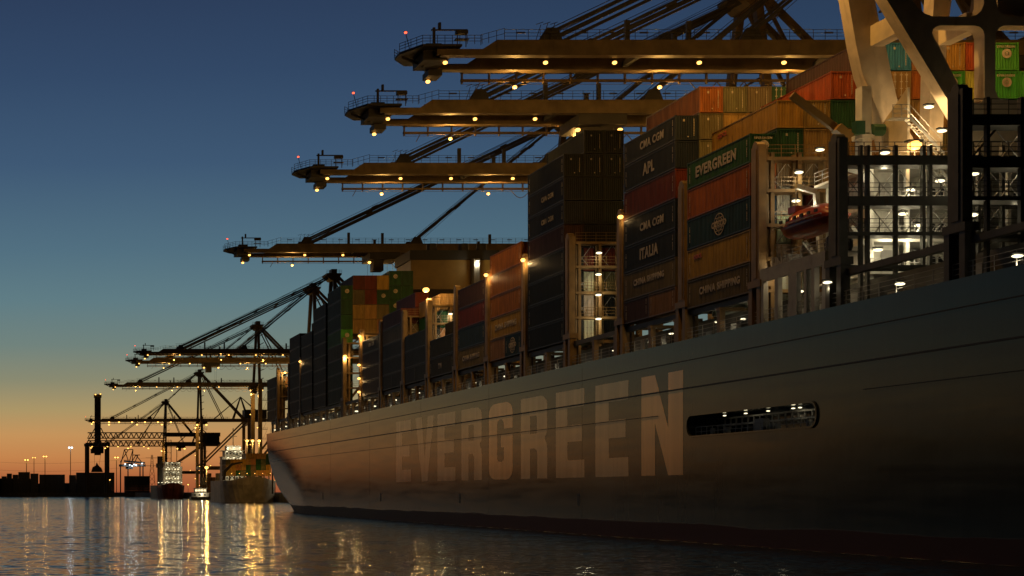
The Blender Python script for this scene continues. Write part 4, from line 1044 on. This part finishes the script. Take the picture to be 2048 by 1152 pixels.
# lattice pylon with its wires
D = 1900; o = empty('power_pylon', (P(304, 0, D).x, D, 4.0), 'thin lattice power pylon left of the lit ship', 'pylon')
m = MB(); 
for sx_ in (-1, 1): m.bar((sx_*4.5, 0, 0), (sx_*.8, 0, 48), .5)
for k in range(7): m.bar((-4.5+k*.53, 0, k*6.8), (4.5-(k+1)*.53, 0, (k+1)*6.8), .35); m.bar((4.5-k*.53, 0, k*6.8), (-4.5+(k+1)*.53, 0, (k+1)*6.8), .35)
m.build('lattice_mast', M_dark, o)
m = MB(); 
for z in (34, 44): m.bar((-8, 0, z), (8, 0, z), .5)
m.build('cross_arm', M_dark, o)
for z in (44, 34):
    m = MB(); prev = None
    for k in range(25):
        t_ = k/24; p = Vector((-7-260*t_, 0, z-14*math.sin(math.pi*t_)*.5))
        if prev: m.bar(prev, p, .16)
        prev = p
    m.build('wire', M_dark, o)

# feeder ship under the stern of the big one
def small_ship(name, label, xa, xb, D, Ln, deck, mat, flare=.55):
    o = empty(name, ((xa+xb)/2, D, 0), label, 'ship'); m = MB(); hw = (xb-xa)/2; secs = []
    for k in range(11):
        t_ = k/10; y = Ln*t_*t_; f = min(1, (t_*1.9+.02))**.6
        sec = []
        for z, q_ in ((-2, .45), (0, .55), (deck*.4, .75), (deck*.8, .95), (deck, 1)):
            q2 = 1-(1-q_)*max(0, 1-t_*1.5)*flare*1.6; yy = y + (1-z/deck)*4*max(0, 1-t_*3)
            sec.append((hw*f*q2, yy, z+(1.8*max(0, 1-t_*3.5) if z == deck else 0)))
        secs.append([(-a, b_, c_) for a, b_, c_ in sec] + list(reversed(sec)))
    loft(m, secs); m.build('hull', mat, o); return o
fd = small_ship('feeder_ship', 'grey hulled feeder ship with ochre containers, moored just past the big stern', 100, 125.5, 690, 52, 10.2, M_greyhull)
m = MB(); m.rail((-9, 6, 12), (9, 6, 12), 1.2, 2, .1, 1)
for k in range(9): m.box(-10+k*2.3, -9.4+k*2.3, 9.4, 9.7, 10.2, 12.4)
m.build('forecastle_gear', M_dark, fd)
m = MB(); m.prism([Vector((-13.2, 7, 10.3)), Vector((-12.6, 7, 15)), Vector((-9, 7, 18.2)), Vector((-4, 7, 18.9)), Vector((-4, 7, 18.3)), Vector((-8.5, 7, 17.2)), Vector((-11.6, 7, 14)), Vector((-12, 7, 10.3))], (0, 2, 0)); m.build('breakwater', M_dark, fd)
FC = 'tdtygtdyg'
for i in range(9):
    for t_ in range(4 if i > 3 else 3):
        body, _ = cont_body(12.19, 2.62, False); c_ = FC[(i*2+t_*5) % 9]
        q_ = link('shipping_container', body); q_.location = (112.25-10.6+i*2.36, 702, 12.3+t_*2.66); q_.color = (*[v*random.uniform(.8, 1.1) for v in PAL[c_]], 1)
        tag(q_, '%s container on the feeder ship, %s tier, %s column of nine' % (CNAME[c_], ORD[t_], ['first', 'second', 'third', 'fourth', 'fifth', 'sixth', 'seventh', 'eighth', 'last'][i]), 'container', 'containers on the feeder ship')
for k in range(6):
    lamp(fd, (-9+k*3.6, 7.5, 13.4), 'sod', .18, 160, 'deck_lamp')
def superstructure(o, x0, x1, y, z0, n, fh, lampn=3, p=900, kind='white'):
    m = MB(); 
    for k in range(n):
        w = .0 if k < n-1 else 1.2
        m.box(x0+w, x1-w, y, y+9, z0+k*fh, z0+(k+1)*fh-.25); m.box(x0-.4, x1+.4, y-1.6, y+9.2, z0+(k+1)*fh-.24, z0+(k+1)*fh)
    m.build('superstructure', M_white, o)
    for k in range(n):
        wm = MB(); 
        for j_ in range(5): xx = x0+1.8+j_*(x1-x0-3.2)/5; wm.box(xx, xx+.9, y-.04, y, z0+k*fh+1, z0+k*fh+1.9)
        wm.build('window_row', E_win if k % 2 else M_black, o)
        for j_ in range(lampn):
            lamp(o, (x0+1+(x1-x0-2)*(j_+.3+.4*random.random())/lampn, y-1.9, z0+(k+1)*fh-.6), kind, .38, p, 'deck_lamp', off=(0, -.4, -.6))
        st = MB()
        sgn = 1 if k % 2 else -1; cx = (x0+x1)/2; st.bar((cx-sgn*3, y-1.2, z0+k*fh), (cx+sgn*3, y-1.2, z0+(k+1)*fh), .35); st.build('stairway', M_dark, o)
s1 = small_ship('lit_cargo_ship', 'red hulled cargo ship with brightly lit white deckhouse in the distance', 104, 124, 1040, 60, 9.5, M_redhull)
superstructure(s1, -4, 9.5, 26, 9.6, 5, 3.3, 3, 45)
m = MB(); m.tube((-7, 20, 9.5), (-7, 20, 30), 1.9); m.box(-9.4, -4.6, 18, 24, 22, 25); m.build('deck_crane', M_dark, s1)
m = MB(); m.bar((2, 30, 26), (2, 30, 42), .5); m.bar((-1.5, 30, 37), (5.5, 30, 37), .3); m.bar((6, 30, 26), (6, 30, 36), .4); m.build('mast', M_dark, s1)
for k in range(8): lamp(s1, (-9+k*2.3, 6+abs(k-3.5), 11.4), 'white', .4, 200, 'rail_lamp')
superstructure(fd, -8.6, 2.6, 40, 10.3, 5, 2.95, 3, 70)
m = MB(); m.box(-6.4, .4, 41, 48, 25.1, 27.4); m.bar((-3, 43, 27.4), (-3, 43, 36), .4); m.bar((-5, 43, 32), (-1, 43, 32), .25); m.build('wheelhouse', M_white, fd)
for dx in (-6, -3, 0): lamp(fd, (dx, 39.5, 26.4), 'white', .36, 150, 'mast_lamp')
# work boat
o = empty('work_boat', (P(402, 0, 880).x, 880, 0), 'small cream work boat with lit cabin on the water in front of the quay', 'boat')
m = MB(); loft(m, [[(-6+.6*t_, y, 1.7+.5*abs(t_-.5)), (-5.2, y, -.5), (5.2, y, -.5), (6-.6*t_, y, 1.7+.5*abs(t_-.5))] for t_, y in ((0, 0), (.5, 6), (1, 12))]); m.build('hull', M_bluehull, o)
m = MB(); m.box(-4.6, 5.0, 2, 9, 1.7, 4.4); m.box(-3.2, 3.8, 3, 8, 4.4, 6.9); m.box(-3.6, 4.2, 2.6, 8.3, 6.9, 7.15); m.build('cabin', M_white, o)
m = MB(); 
for k in range(4): m.box(-3+k*1.65, -1.7+k*1.65, 2.93, 3, 5.2, 6.3)
m.build('window', E_win, o)
for k in range(3): MB().box(-4+k*2.9, -2.7+k*2.9, 1.94, 2, 2.6, 3.6).build('cabin_window', M_black, o)
m = MB(); m.bar((0, 5, 7), (0, 5, 10.5), .25); m.bar((-1.4, 5, 9), (1.4, 5, 9), .15); m.build('mast', M_dark, o)
lamp(o, (.8, 1.4, 4.0), 'white', .5, 450, 'deck_lamp', off=(0, -.6, -.1))
# boxes standing on the quay between the ships, caught by the lamps
for i, (px, D, n, c_) in enumerate(((404, 1006, 4, 'w'), (416, 1004, 5, 't'), (424, 1003, 4, 'y'), (436, 1000, 5, 'w'), (444, 1000, 5, 'w'), (452, 996, 4, 't'))):
    for t_ in range(n):
        body, _ = cont_body(12.19, 2.62, False); q_ = link('shipping_container', body); q_.location = (max(127.5, P(px, 0, D).x), D, 4.22+t_*2.64); q_.scale = (1, 1, 1)
        cc = c_ if t_ % 3 != 1 else 'tydwgt'[i]; q_.color = (*PAL[cc], 1)
        tag(q_, '%s container on the far quay, %s tier, %s of six stacks' % (CNAME[cc], ORD[t_], ['first', 'second', 'third', 'fourth', 'fifth', 'last'][i]), 'container', 'containers on the quay beyond the ships')

# little lamps on short posts along the distant quay, and a few working lights
for i in range(22):
    y = 700+i*22+random.uniform(-8, 8); x = random.uniform(127.5, 140); hz_ = random.uniform(3, 9)
    o = empty('quay_light', (x, y, 4.2), 'small orange lamp on a short post along the distant quay', 'lamp', 'small lamps along the distant quay')
    MB().bar((0, 0, 0), (0, 0, hz_), .25).build('post', M_dark, o)
    lamp(o, (0, -.3, hz_+.1), 'sod' if i % 4 else 'white', .42, 900 if i % 3 == 0 else 0, 'lamp_head', off=(0, -.8, -.3))
